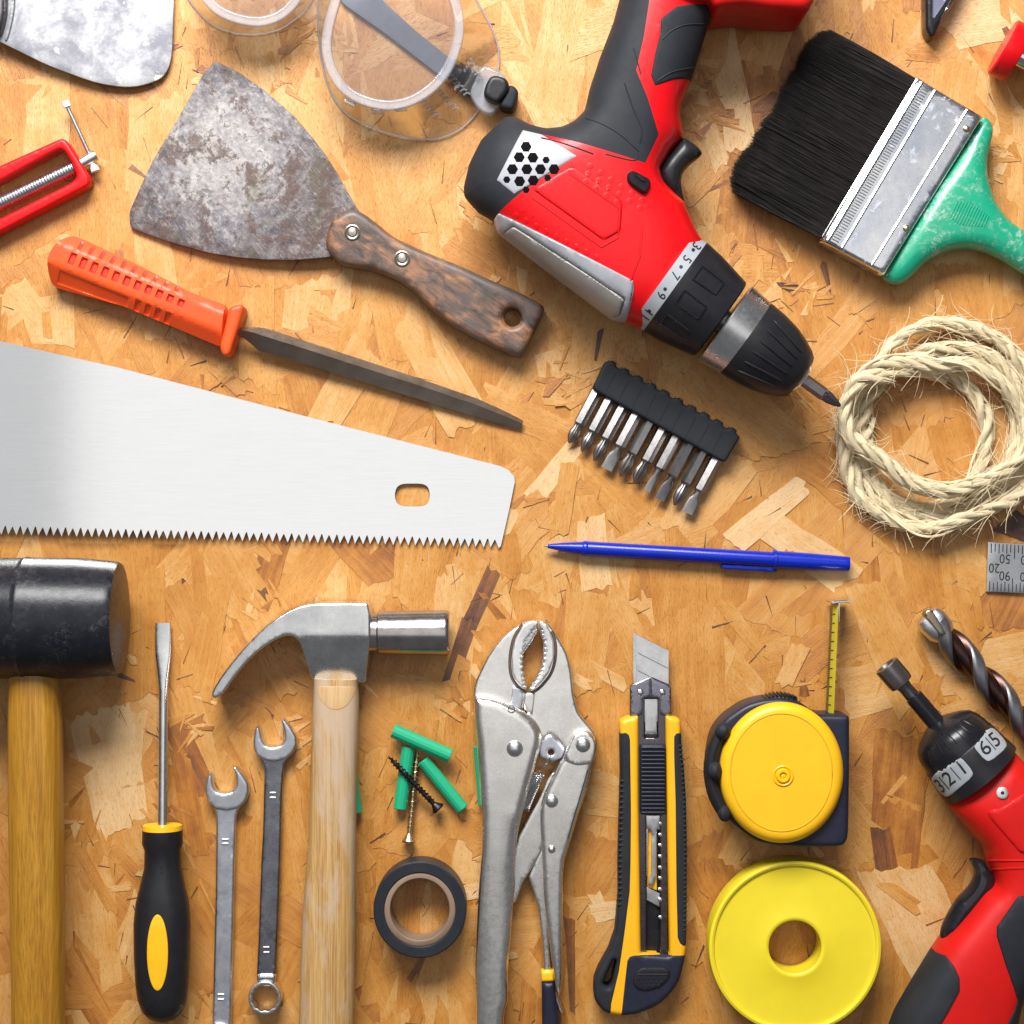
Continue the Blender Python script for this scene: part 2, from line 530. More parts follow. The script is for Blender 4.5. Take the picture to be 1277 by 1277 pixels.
def wood(name, stops, ang=0.0, rough=.5, st=(.012, .22, .1), bump=.25, worn=None, coat=0.0, streak=.5):
    n = NT(name); co = n.coords(ang, st); c1 = n.coords(ang, (st[0] * .35, st[1] * 3.2, 1))
    f = n.noise(co, 1.0, 6, .6, .7)
    base = n.ramp(f, stops)
    k = n.ramp(n.noise(c1, 1.0, 4, .7), [(.36, 1.), (.56, 0.)])
    base = n.mix(n.math('MULTIPLY', k, streak), base, tuple(x * .45 for x in stops[0][1]))
    if worn:
        cc = n.coords(ang, (.006, .02, .02)); w = n.ramp(n.noise(cc, 1, 5, .7, .4), [(worn[1], 0.), (worn[1] + .14, 1.)])
        base = n.mix(n.math('MULTIPLY', w, .85), base, worn[0])
    n.set(base, n.math('MULTIPLY_ADD', f, .2, rough - .1), 0.)
    n.bump(n.noise(c1, 1.0, 3, .7), bump, .6)
    if coat: n.b.inputs['Coat Weight'].default_value = coat; n.b.inputs['Coat Roughness'].default_value = .2
    return n.m

def clear(name, tint=(.93, .95, .97), gl=.10, rough=.08, white=0.0, k=1.0):
    """thin clear plastic: lets the board through, reflects by Fresnel"""
    n = NT(name); t = n.t
    out = n.n["Material Output"]; n.n.remove(n.b)
    tr = n.node('ShaderNodeBsdfTransparent'); tr.inputs[0].default_value = (*tint, 1)
    gs = n.node('ShaderNodeBsdfGlossy'); gs.inputs['Roughness'].default_value = rough
    fr = n.node('ShaderNodeFresnel'); fr.inputs[0].default_value = 1.5
    co = n.coords(); bp = n.node('ShaderNodeBump'); bp.inputs['Strength'].default_value = .12; bp.inputs['Distance'].default_value = 2 * PXM
    t.links.new(n.noise(co, .05, 3, .5), bp.inputs['Height']); t.links.new(bp.outputs[0], gs.inputs['Normal'])
    m = n.node('ShaderNodeMixShader'); t.links.new(n.math('MULTIPLY_ADD', fr.outputs[0], k, (gl - .04) * k, clamp=True), m.inputs[0])
    t.links.new(tr.outputs[0], m.inputs[1]); t.links.new(gs.outputs[0], m.inputs[2]); last = m.outputs[0]
    if white:
        df = n.node('ShaderNodeBsdfDiffuse'); df.inputs[0].default_value = (.60, .61, .66, 1)
        m2 = n.node('ShaderNodeMixShader'); m2.inputs[0].default_value = white
        t.links.new(last, m2.inputs[1]); t.links.new(df.outputs[0], m2.inputs[2]); last = m2.outputs[0]
    t.links.new(last, out.inputs[0]); return n.m

M = {}
M['red'] = plastic('red_plastic', (.62, .003, .006), .36, (.56, .003, .006), bump=.05, coat=.08, spec=.3)
M['red2'] = plastic('red_plastic_matt', (.56, .008, .006), .45, (.50, .007, .006), bump=.08, spec=.25)
M['rubber'] = plastic('black_rubber', (.016, .018, .023), .6, (.021, .023, .028), bump=.2, bsc=1.0, spec=.2)
M['black'] = plastic('black_plastic', (.010, .010, .013), .38, (.014, .014, .017), bump=.12, spec=.35)
M['blackgloss'] = plastic('glossy_black_plastic', (.008, .008, .011), .26, (.011, .011, .014), bump=.06, spec=.4)
M['navy'] = plastic('blue_black_plastic', (.012, .013, .028), .42, (.015, .017, .032), bump=.15, spec=.35)
M['silverpl'] = plastic('silver_paint', (.34, .35, .38), .33, (.30, .31, .34), bump=.05)
M['silvergrey'] = plastic('dark_silver_paint', (.30, .28, .27), .45, (.36, .34, .32), bump=.1)
M['ringgrey'] = plastic('grey_scale_ring', (.33, .35, .38), .42, (.29, .31, .34), bump=.08)
M['ink'] = plastic('black_ink', (.012, .012, .014), .5, bump=0)
M['white'] = plastic('white_paint', (.85, .85, .84), .45, bump=.05)
M['yellow'] = plastic('yellow_plastic', (.86, .46, .008), .36, (.82, .435, .008), bump=.05, bsc=.3)
M['yellow2'] = plastic('amber_yellow_plastic', (.86, .42, .008), .34, (.80, .39, .008), bump=.04)
M['lemon'] = plastic('lemon_plastic', (.74, .585, .018), .45, (.71, .555, .018), bump=.08, bsc=.25)
M['green'] = plastic('green_plastic', (.008, .36, .18), .40, (.01, .33, .165), bump=.06)
M['blue'] = plastic('blue_plastic', (.001, .016, .36), .30, (.001, .014, .33), bump=.03, coat=.1, spec=.35)
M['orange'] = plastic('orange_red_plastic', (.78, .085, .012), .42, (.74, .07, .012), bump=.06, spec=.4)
M['orangeshade'] = plastic('orange_red_recess_shade', (.68, .03, .012), .4, (.66, .03, .012), bump=.05)  # darker copy of the handle orange, shade painted into the recesses
M['steel'] = metal('bright_steel', (.74, .74, .74), .28, bump=0)
M['chrome'] = metal('chrome', (.82, .82, .84), .13, bump=.02)
M['dullsteel'] = metal('dull_steel', (.76, .77, .83), .34, sc=.05, c2=(.55, .56, .62), bump=.3, pit=.35)
M['zinc'] = metal('zinc_steel', (.72, .76, .80), .28, sc=.05, bump=.08)
M['nickel'] = metal('nickel_plate', (.90, .87, .83), .28, sc=.03, c2=(.76, .73, .69), bump=.10, pit=.15)
M['darksteel'] = metal('dark_steel', (.20, .19, .20), .34, sc=.08, bump=.15)
M['bitsteel'] = metal('grey_bit_steel', (.40, .38, .38), .33, sc=.1, bump=.1, ang=math.radians(118), brush=.3)
M['brass'] = metal('brass', (.62, .49, .31), .32, sc=.2, bump=.05)
M['blackscrew'] = metal('black_phosphate_steel', (.05, .045, .05), .42, sc=.2, bump=.1)
M['hole'] = plastic('hole_shade_black', (.006, .005, .006), .9, bump=0, spec=.05)
M['lipsteel'] = metal('ground_jaw_steel', (.95, .94, .93), .40, bump=.1)
M['clear'] = clear('clear_vinyl', (.985, .985, .985), .05, .12, k=.55, white=.02)
M['clearring'] = clear('clear_plastic_rim', (.93, .94, .96), .05, .10, white=.28)
M['lens'] = clear('clear_lens', (.97, .97, .985), .0, .05, white=.05)
# ------------------------------------------------------------------ the board: pressed wood strands
def strand_material():
    n = NT('wood_strand'); t = n.t
    tone = n.node('ShaderNodeAttribute'); tone.attribute_name = 'tone'; tone = tone.outputs['Fac']
    a = n.coords(0, (.006, .12, 1), uv=True); b = n.coords(0, (.02, .75, 1), uv=True); c = n.coords(0, (.13, 1.1, 1), uv=True); d = n.coords(0, (.02, .02, 1), uv=True)
    e = n.coords(0, (.30, .45, 1), uv=True)
    g = n.noise(a, 1, 5, .6, .8); fine = n.noise(b, 1, 4, .7); pore = n.noise(c, 1, 3, .6); blot = n.noise(d, 1, 5, .6); sp = n.noise(e, 1, 3, .55)
    tt = n.math('ADD', tone, n.math('MULTIPLY_ADD', g, .42, -.21))
    tt = n.math('ADD', tt, n.math('MULTIPLY_ADD', blot, .55, -.275))
    tt = n.math('ADD', tt, n.math('MULTIPLY_ADD', fine, .30, -.15))
    base = n.ramp(tt, [(0.0, (.035, .012, .008)), (.13, (.14, .048, .014)), (.27, (.28, .088, .008)), (.42, (.42, .160, .016)), (.58, (.50, .220, .036)), (.75, (.56, .292, .085)), (1.0, (.65, .42, .20))])
    p = n.ramp(pore, [(.34, 1.), (.43, 0.)]); base = n.mix(n.math('MULTIPLY', p, .38), base, (.22, .085, .02))
    s = n.ramp(sp, [(.25, 1.), (.29, 0.)]); base = n.mix(n.math('MULTIPLY', s, .75), base, (.06, .022, .01))
    n.set(base, n.math('MULTIPLY_ADD', blot, .22, .36), 0., .75)
    h = n.math('ADD', n.math('MULTIPLY', fine, 1.), n.math('MULTIPLY', p, -.8))
    n.bump(h, .5, .9)
    return n.m
STRAND = strand_material()
rs = random.Random(11)

def strand(cx, cy, L, Wd, ang, tone, ragged=1.0, pts=None, taper=None):
    """one flake of wood: outline, grain direction and tone; pixel units, z is given when it is laid"""
    r = rs
    if pts is None:
        n = max(3, int(L / 28)); up = []; dn = []
        sk1, sk2 = r.uniform(-.5, .5) * Wd, r.uniform(-.5, .5) * Wd
        tp = r.uniform(0, .35) if taper is None else taper; w1 = 1 - (tp if r.random() < .5 else 0); w2 = 1 - (tp if w1 == 1 else 0)
        for i in range(n + 1):
            t = i / n; w = Wd / 2 * (w1 * (1 - t) + w2 * t)
            up.append((-L / 2 + L * t + sk1 * (1 - t) * .6 + sk2 * t * .6, w + r.uniform(-1, 1) * Wd * .035))
            dn.append((-L / 2 + L * t - sk1 * (1 - t) * .6 - sk2 * t * .6, -w + r.uniform(-1, 1) * Wd * .035))
        e2 = []; m = max(1, int(Wd / 7 * ragged))
        for i in range(1, m):
            t = i / m; e2.append((up[-1][0] * (1 - t) + dn[-1][0] * t + r.uniform(-1, 1) * 4.5 * ragged, up[-1][1] * (1 - t) + dn[-1][1] * t))
        e1 = []
        for i in range(1, m):
            t = i / m; e1.append((dn[0][0] * (1 - t) + up[0][0] * t + r.uniform(-1, 1) * 4.5 * ragged, dn[0][1] * (1 - t) + up[0][1] * t))
        loc = up + e2 + dn[::-1] + e1
    else:
        c, s = math.cos(-ang), math.sin(-ang)
        loc = [((x - cx) * c + (y - cy) * s * -1, (x - cx) * s + (y - cy) * c) for x, y in pts]
    c, s = math.cos(ang), math.sin(ang)
    out = [(cx + x * c - y * s, cy + x * s + y * c) for x, y in loc]
    if pts is not None: out = list(pts)
    return dict(out=out, loc=loc, c=(cx, cy), tone=tone, L=L, W=Wd, ang=ang, tilt=(r.uniform(-1.2, 1.2) / max(L, 40), r.uniform(-.8, .8) / max(Wd, 25)), off=(r.uniform(0, 9000), r.uniform(0, 9000)))

def strand_mesh(s, z):
    V = []; uv = []; n = len(s['out'])
    for (x, y), (lx, ly) in zip(s['out'], s['loc']):
        zz = z + lx * s['tilt'][0] + ly * s['tilt'][1]
        zz = min(zz, 0.35)
        V.append(Vector(((x - CX) * PXM, -(y - CY) * PXM, zz * PXM))); uv.append((lx + s['off'][0], ly + s['off'][1]))
    for (x, y), (lx, ly) in zip(s['out'], s['loc']):
        V.append(Vector(((x - CX) * PXM, -(y - CY) * PXM, -3.6 * PXM))); uv.append((lx + s['off'][0], ly + s['off'][1]))
    top = tuple(range(n))
    a = sum((s['out'][i][0] * s['out'][(i + 1) % n][1] - s['out'][(i + 1) % n][0] * s['out'][i][1]) for i in range(n))
    F = [top if a < 0 else top[::-1]]
    for i in range(n):
        j = (i + 1) % n; F.append((i, i + n, j + n, j) if a < 0 else (j, j + n, i + n, i))
    return V, F, uv, [s['tone']] * (2 * n)

def pick_angle():
    q = rs.random()
    if q < .50: return math.radians(90 + rs.gauss(0, 13))
    if q < .72: return math.radians(rs.choice([50, 125, 60, 115]) + rs.gauss(0, 12))
    return rs.uniform(0, math.pi)
def pick_tone():
    q = rs.random()
    if q < .05: return rs.uniform(.33, .42)
    if q < .21: return rs.uniform(.64, .80)
    return rs.uniform(.43, .64)

layers = []
ext = (-260, 1537)
for k in range(760):
    layers.append(strand(rs.uniform(*ext), rs.uniform(*ext), rs.uniform(170, 380), rs.uniform(60, 125), pick_angle(), pick_tone()))
for k in range(430):
    layers.append(strand(rs.uniform(*ext), rs.uniform(*ext), rs.uniform(90, 240), rs.uniform(36, 84), pick_angle(), pick_tone(), 1.2))
sl = []
for k in range(150):
    L = rs.uniform(28, 95); sl.append(strand(rs.uniform(*ext), rs.uniform(*ext), L, min(L * .45, rs.uniform(9, 30)), pick_angle(), pick_tone(), 1.5))
clusters = [(rs.uniform(0, 1277), rs.uniform(0, 1277)) for _ in range(30)] + [(100, 1040), (180, 1100), (870, 120), (900, 150), (1240, 190), (620, 640), (990, 900), (260, 1260), (600, 1190), (700, 480)]
for cx, cy in clusters:
    a0_ = rs.uniform(0, math.pi)
#                      # places where the board is torn into short splinters
    for k in range(rs.randint(6, 16)):
        L = rs.uniform(12, 46); sl.append(strand(cx + rs.gauss(0, 15), cy + rs.gauss(0, 18), L, rs.uniform(4, 13), a0_ + rs.gauss(0, .55), rs.choice([rs.uniform(.62, .85), rs.uniform(.34, .45), rs.uniform(.48, .66)]), 1.6, taper=.7))
for k in range(420):                          # dark hairline cracks at the flake ends
    sl.append(strand(rs.uniform(0, 1277), rs.uniform(0, 1277), rs.uniform(5, 34), rs.uniform(.6, 1.9), pick_angle() if k % 2 else rs.uniform(0, math.pi), rs.uniform(.08, .2), .1, taper=.95))
rs.shuffle(sl)
# flakes of the photograph that one can recognise: centre, length, width, direction (degrees), tone
placed = [(592, 765, 120, 22, 114, .14), (574, 810, 80, 22, 108, .11), (618, 762, 60, 13, 52, .24), (236, 944, 96, 34, 66, .24), (250, 962, 60, 20, 60, .20),
          (983, 357, 20, 13, 20, .0), (1031, 345, 32, 9, 75, .12), (958, 128, 34, 18, 140, .16), (159, 846, 26, 6, 20, .04), (1256, 40, 44, 12, 60, .22),
          (231, 736, 26, 12, 80, .06), (213, 60, 26, 10, 160, .3), (172, 214, 24, 8, 35, .22), (746, 430, 40, 8, 100, .10), (890, 234, 40, 6, 155, .30),
          (140, 960, 150, 78, 78, .97), (150, 930, 90, 60, 95, .92), (690, 590, 100, 26, 130, .95), (630, 655, 44, 22, 120, .92), (1150, 1160, 170, 92, 65, .88), (1228, 20, 110, 74, 170, .96),
          (912, 110, 150, 40, 80, .93), (880, 150, 120, 24, 70, .9), (1180, 150, 150, 60, 100, .62), (522, 1205, 44, 13, 115, .16), (712, 1205, 120, 14, 88, .22), (1002, 857, 22, 13, 85, .16),
          (1268, 655, 34, 34, 20, .06), (330, 740, 16, 14, 60, .07), (655, 520, 110, 40, 25, .60), (1010, 690, 120, 46, 35, .9), (960, 640, 120, 34, 140, .93), (740, 690, 90, 40, 85, .9),
          (430, 480, 110, 50, 120, .70), (470, 510, 120, 50, 110, .60), (545, 460, 160, 60, 60, .72), (905, 500, 200, 86, 40, .62), (1120, 1000, 170, 70, 95, .34), (1105, 1075, 90, 30, 80, .2),
          (235, 1000, 130, 28, 80, .36), (600, 1110, 70, 20, 170, .95), (755, 1137, 34, 24, 170, .98), (745, 1122, 20, 16, 60, .98), (1000, 950, 210, 90, 86, .5), (860, 820, 260, 90, 88, .54),
          (730, 800, 130, 60, 95, .62), (705, 838, 70, 14, 30, .86), (752, 840, 60, 16, 30, .84), (1108, 800, 160, 60, 66, .66), (1020, 1120, 140, 60, 84, .42), (60, 120, 150, 60, 92, .78),
          (190, 180, 120, 70, 95, .74), (330, 110, 160, 60, 80, .74), (395, 170, 180, 60, 75, .72), (180, 790, 160, 60, 90, .5), (255, 790, 150, 50, 100, .55), (310, 420, 110, 70, 90, .62),
          (520, 700, 130, 60, 95, .58), (650, 960, 120, 40, 90, .5), (820, 60, 170, 60, 95, .72), (700, 60, 150, 70, 100, .74), (675, 130, 120, 40, 60, .82)]
rs.shuffle(layers)
layers.sort(key=lambda s: -s['W'] + rs.uniform(-30, 30))
top = [strand(a, b, c, d, math.radians(e), f, 1.2 if d > 15 else 1.6, taper=.15 if d > 15 else .6) for a, b, c, d, e, f in placed]
big = layers + sl[:300] + top + sl[300:]
N = len(big)
for i, s in enumerate(big):
    s['z'] = -2.4 + 2.3 * i / N
def inframe(s): return -30 < s['c'][0] < 1307 and -30 < s['c'][1] < 1307
cand = [i for i, s in enumerate(big) if inframe(s) and i > N * .30]
cand.sort(key=lambda i: -(big[i]['L'] * big[i]['W']) * (.3 + i / N) ** 2)
single = set(cand[:290])

Lb = 1130 * PXM
V = []; 
for z in (-36, -3.2):
    for sx, sy in ((-1, -1), (1, -1), (1, 1), (-1, 1)): V.append(Vector((sx * Lb, sy * Lb, z * PXM)))
board_base = plastic('wood_board_core', (.46, .20, .035), .55, (.38, .15, .02), bump=.4, sc=.02)
board = add('osb_board', (V, [(3, 2, 1, 0), (4, 5, 6, 7), (0, 1, 5, 4), (1, 2, 6, 5), (2, 3, 7, 6), (3, 0, 4, 7)]), board_base, None, smooth=0,
            label='orange brown board of pressed wood strands under all the tools', kind='structure')
RV = []; RF = []; RU = []; RT = []
for i, s in enumerate(big):
    v, f, uv, tn = strand_mesh(s, s['z'])
    if i in single:
        add('wood_strand', (v, f), STRAND, board, smooth=0, uv=uv, attrs={'tone': tn})
    else:
        n = len(RV); RV += v; RF += [tuple(k + n for k in q) for q in f]; RU += uv; RT += tn
add('small_wood_strands', (RV, RF), STRAND, board, smooth=0, uv=RU, attrs={'tone': RT}, kind='stuff')
for k_ in [o for o in GEO]: 
    if k_.name.startswith(('wood_strand', 'small_wood')): GEO.pop(k_)
# ------------------------------------------------------------------ materials used by the first group
def rusty_material():
    n = NT('stained_steel'); co = n.coords()
    a = n.noise(co, .022, 4, .6, .2); b = n.noise(co, .055, 9, .74, .1); c = n.noise(co, .016, 7, .7, .3); d = n.noise(co, .22, 6, .75)
    base = n.ramp(b, [(.30, (.055, .05, .065)), (.43, (.11, .105, .14)), (.50, (.18, .175, .21)), (.57, (.34, .335, .36)), (.66, (.52, .51, .51))])
    base = n.mix(n.math('MULTIPLY', n.ramp(a, [(.44, 0.), (.60, 1.)]), .75), base, n.ramp(b, [(.36, (.26, .26, .31)), (.56, (.60, .59, .60))]))
    rust = n.ramp(n.noise(co, .045, 9, .78, .2), [(.52, 0.), (.62, 1.)])
    base = n.mix(n.math('MULTIPLY', rust, .75), base, (.10, .06, .055))
    base = n.mix(n.math('MULTIPLY', n.ramp(c, [(.54, 0.), (.60, 1.)]), .7), base, (.14, .125, .045))
    base = n.mix(n.math('MULTIPLY', n.ramp(d, [(.60, 0.), (.68, 1.)]), .6), base, (.62, .61, .58))
    base = n.mix(n.math('MULTIPLY', n.ramp(d, [(.34, 1.), (.42, 0.)]), .6), base, (.05, .045, .055))
    v = n.node('ShaderNodeVectorMath', operation='DISTANCE'); n.t.links.new(co, v.inputs[0]); v.inputs[1].default_value = (-28, 12, 0)
    dd = n.math('ADD', n.math('MULTIPLY', v.outputs['Value'], .0085), n.math('MULTIPLY_ADD', a, 1.4, -.7))
    pale = n.ramp(dd, [(.30, 1.), (.85, 0.)])
    base = n.mix(n.math('MULTIPLY', pale, n.math('MULTIPLY_ADD', b, 1.6, -.25, clamp=True)), base, (.78, .76, .75))
    brown = n.ramp(dd, [(.70, 0.), (1.0, 1.)]); base = n.mix(n.math('MULTIPLY', brown, .55), base, (.13, .095, .085))
    s2 = n.noise(n.coords(math.radians(-50), (.012, .5, 1)), 1, 5, .8, .3); base = n.mix(n.math('MULTIPLY', n.ramp(s2, [(.56, 0.), (.64, 1.)]), .5), base, (.80, .78, .76))
    st1 = n.ramp(n.noise(co, .026, 10, .78, .2), [(.51, 0.), (.56, 1.)]); base = n.mix(n.math('MULTIPLY', st1, .78), base, (.12, .06, .045))
    st2 = n.ramp(n.noise(co, .06, 9, .8, .2), [(.55, 0.), (.59, 1.)]); base = n.mix(n.math('MULTIPLY', st2, .65), base, (.045, .04, .05))
    base = n.mix(1.0, base, (.56, .53, .52), 'MULTIPLY')
    n.set(base, n.math('MULTIPLY_ADD', b, -.25, .72), .25); n.bump(b, .6, 1.4); return n.m
def pale_steel():
    n = NT('plaster_marked_steel'); co = n.coords()
    a = n.noise(co, .02, 6, .65, .4); b = n.noise(co, .09, 7, .75, .4); c = n.noise(co, .035, 6, .7)
    base = n.mix(n.ramp(a, [(.4, 0.), (.6, 1.)]), (.17, .17, .195), (.38, .38, .39))
    base = n.mix(n.math('MULTIPLY', n.ramp(b, [(.50, 0.), (.64, 1.)]), .55), base, (.20, .20, .24))
    base = n.mix(n.ramp(c, [(.60, 0.), (.64, 1.)]), base, (.55, .55, .55))
    n.set(base, n.math('MULTIPLY_ADD', b, .35, .38), .5); n.bump(b, .25, 1.); return n.m
M['darksteel2'] = metal('tarnished_rivet', (.42, .38, .33), .35, bump=.1)
M['rusty'] = rusty_material(); M['pale'] = pale_steel()
M['oldwood'] = wood('stained_handle_wood', [(.34, (.035, .025, .022)), (.47, (.12, .065, .042)), (.55, (.22, .10, .05)), (.64, (.33, .15, .065))], math.radians(-34), .5, (.035, .06, .1), .7, coat=.1, worn=((.085, .065, .06), .46), streak=.45)

# ------------------------------------------------------------------ trowel with a plaster-marked blade (top left)
R = root('plastering_trowel', 'pale plaster-marked steel blade with rounded corner in the top left corner', 'trowel', 110, 30)
tl = lambda x, y: max(1.0, 18 - x * .062)
bl = rnd([(-140, -130), (217, -130), (217, 0), (215, 70), (208, 93), (190, 104), (160, 110), (120, 104), (60, 82), (3, 54), (-60, 20), (-140, -18)], 9)
add('blade', plate(bl, 0, 2.6, 1.0, g=10, lift=tl), M['pale'], R)
add('neck', plate(rnd([(-140, -60), (2, -70), (9, -20), (8, 20), (1, 47), (-60, 22), (-140, 5)], 5), 20, 34, 7, g=5), M['darksteel'], R)
add('neck_ridge', tube(catmull([(13, -60, 22), (16, -10, 22), (14, 20, 22), (7, 50, 21)], 5), [2.5] * 15 + [1.5], 8), M['pale'], R)

# ------------------------------------------------------------------ stained scraper
R = root('paint_scraper', 'old scraper with stained grey steel blade and dark worn wooden handle', 'scraper', 420, 260)
u0 = np.array([.80, .60])
def slift(x, y):
    return 1.5 + max(0, ((x - 215) * .80 + (y - 180) * .60)) * .060
bl = rnd([(268, 76), (296, 89), (330, 113), (365, 143), (390, 172), (408, 196), (424, 222), (436, 244), (452, 270), (440, 300), (420, 318), (408, 321), (372, 324), (331, 324), (295, 321), (258, 315), (212, 302), (163, 285), (161, 265), (177, 229), (193, 196), (219, 153), (253, 93)], 2.5)
add('blade', plate(bl, 0, 2.6, .8, g=7, lift=slift), M['rusty'], R)
hd = rnd([(425, 266), (440, 260), (453, 266), (469, 278), (494, 298), (537, 317), (572, 331), (606, 347), (642, 362), (675, 379), (680, 386), (666, 415), (652, 443), (645, 445), (606, 429), (582, 417), (559, 403), (536, 384), (516, 364), (500, 352), (486, 345), (460, 336), (440, 333), (425, 330), (408, 313), (406, 300), (411, 280)], 4)
hole = circ(639, 396, 10.5, 11)
h = add('handle', plate(hd, 3, 34, 9, g=6, holes=[hole], nr=4), M['oldwood'], R)
for (x, y) in ((439.5, 290), (501.5, 322.6)):
    add('rivet', vlathe(x, y, [(10, 33.5), (10, 35), (8.6, 35.6), (7.4, 34.8), (6.2, 34.4), (5.2, 34.9), (4.6, 36.0), (.01, 36.4)], 28, close=False), M['darksteel2'], R)

# ------------------------------------------------------------------ red clamp with a screw
R = root('screw_clamp', 'red metal clamp frame with zinc screw and white-tipped crossbar at left edge', 'clamp', 60, 235)
fr = rnd([(-80, 247), (0, 207), (78, 172), (85, 177), (97, 196), (113, 222), (112, 231), (103, 236), (0, 290), (-80, 332), (-80, 314), (0, 273), (88, 229), (97, 221), (90, 204), (80, 187), (73, 187), (0, 227), (-80, 268)], 3)
add('frame', plate(fr, 2, 26, 4, g=5), M['red'], R)
add('screw', rod((-80, 292, 15), (92, 209, 15), [(0, 8.5), (1, 8)], 20), M['zinc'], R)
P_ = []
n_ = 560
for i in range(n_):
    t = i / (n_ - 1); a = t * 2 * math.pi * 52
    x = -80 + 172 * t; y = 292 - 83 * t; nx, ny = 83 / 191, 172 / 191
    P_.append((x + nx * 8.9 * math.cos(a), y + ny * 8.9 * math.cos(a), 15 + 8.9 * math.sin(a)))
add('thread', tube(P_, .8, 4), M['steel'], R)
add('screw_head', rod((97, 206.5, 15), (120, 193, 15), [(0, 7), (0, 7), (.9, 7.4), (1, 6.4)], 20), M['steel'], R)
add('crossbar', rod((83, 131, 20), (118, 206, 14), [(0, 2.7), (1, 2.7)], 12), M['steel'], R)
add('bar_tip', rod((81, 126, 21), (84.5, 134, 20), [(0, 2), (.05, 5), (.9, 5.2), (1, 3)], 14), M['white'], R)
add('bar_tip', rod((115, 203, 14), (119.5, 214, 14), [(0, 2.5), (.6, 5.2), (.95, 5.6), (1, 3)], 14), M['white'], R)

# ------------------------------------------------------------------ safety goggles
R = root('safety_goggles', 'clear plastic safety goggles with grey strap and black buckle at the top edge', 'goggles', 470, 40)
def ringsheet(a, b, za, zb, n=90, thick=0):
    A = resample_n(a, n); B = resample_n(b, n)
    V = [U(x, y, za) for x, y in A] + [U(*[(p + q) / 2 for p, q in zip(A[i], B[i])], (za * .35 + zb * .65)) for i in range(n)] + [U(x, y, zb) for x, y in B]
    F = []
    for k in range(2):
        for i in range(n):
            j = (i + 1) % n; F.append((k * n + i, k * n + j, (k + 1) * n + j, (k + 1) * n + i))
    return V, F
def resample_n(p, n):
    A = np.array(p, float); B = np.roll(A, -1, 0); L = np.linalg.norm(B - A, axis=1); c = np.concatenate([[0], np.cumsum(L)])
    out = []
    for i in range(n):
        s = c[-1] * i / n; k = np.searchsorted(c, s, 'right') - 1; t = (s - c[k]) / max(L[k], 1e-6); out.append(tuple(A[k] + (B[k] - A[k]) * t))
    return out
def inset(p, d):
    A = np.array(p, float); n = np.roll(A, -1, 0) - np.roll(A, 1, 0); n = np.stack([-n[:, 1], n[:, 0]], 1); n /= np.linalg.norm(n, axis=1, keepdims=True)
    B = A + n * d
    if not inside(B, p).mean() > .5: B = A - n * d
    return [tuple(x) for x in B]
lensR = catmull([(415, -8), (404, 30), (401, 62), (409, 92), (427, 117), (454, 132), (486, 137.5), (518, 130), (547, 110), (567, 82), (578, 46), (577, 14), (566, -14), (540, -46), (500, -60), (452, -52), (426, -34)], 6, True)
rimR = catmull([(398, -10), (398, 50), (408, 104), (430, 140), (466, 160), (505, 171), (545, 173), (578, 158), (603, 128), (621, 88), (619, 50), (600, 10), (575, -30), (530, -70), (470, -85), (415, -55)], 6, True)
lensL = catmull([(248, -12), (258, 8), (274, 21), (298, 30), (325, 33), (351, 25), (372, 6), (384, -22), (380, -60), (350, -84), (300, -88), (262, -60)], 6, True)
rimL = catmull([(232, -14), (247, 14), (268, 32), (300, 42), (332, 41), (360, 30), (386, 4), (398, -30), (392, -80), (350, -108), (290, -108), (244, -70)], 6, True)
for nm, lz, rm in (('lens', lensL, rimL), ('lens', lensR, rimR)):
    add('rim', plate(lz, 56, 63, 2.4, g=4, holes=[inset(lz, 12.5)]), M['clearring'], R)
    add('lens', plate(inset(lz, 11.5), 58, 59.4, .3, g=12), M['lens'], R)
    add('side_shield', ringsheet(inset(lz, 1.0), rm, 57, 2), M['clear'], R)
    add('lower_lip', tube([(x, y, 1.8) for x, y in rm + rm[:1]], 1.1, 6, cap=False), M['clearring'], R)
add('nose_bridge', plate(rnd([(366, 12), (378, -30), (410, -44), (418, -16), (406, 22), (402, 38), (385, 26)], 6), 40, 46, 2.5, g=6), M['clear'], R)
M['strapg'] = plastic('grey_elastic_strap', (.13, .145, .18), .7, (.11, .12, .15), bump=.5, bsc=1.2)
add('strap', plate(rnd([(400, -60), (455, -60), (476, 0), (520, 40), (560, 72), (592, 92), (604, 104), (592, 120), (570, 112), (541, 89), (480, 42), (426, 4)], 4), 3, 6.5, 1, g=8), M['strapg'], R)
add('strap_end', plate(rnd([(552, 84), (566, 72), (604, 96), (600, 118), (588, 122), (560, 104)], 3), 8, 14, 2, g=5), M['black'], R)
add('buckle_lug', plate(rnd([(584, 118), (602, 80), (632, 94), (630, 120), (616, 144), (600, 140)], 5), 8, 26, 3, g=5), M['clearring'], R)
add('buckle', plate(rnd([(606, 104), (614, 93), (633, 98), (636, 112), (620, 131), (602, 121)], 4), 22, 40, 5, g=4), M['black'], R)
add('buckle', plate(rnd([(627, 122), (635, 104), (648, 113), (640, 139), (622, 134)], 4), 4, 34, 5, g=4), M['rubber'], R)
for (a, b, z) in (((572, 56), (596, 92), 34), ((558, 90), (582, 117), 33), ((544, 109), (568, 135), 26), ((525, 123), (545, 145), 20)):
    for i in range(7):
        t = i / 6; x = a[0] + (b[0] - a[0]) * t; y = a[1] + (b[1] - a[1]) * t
        add('vent_rib', tube([(x - 3.6, y + 1.4, z), (x, y - 1.2, z + 2.4), (x + 3.6, y - .4, z)], 1.1, 5), M['clearring'], R)
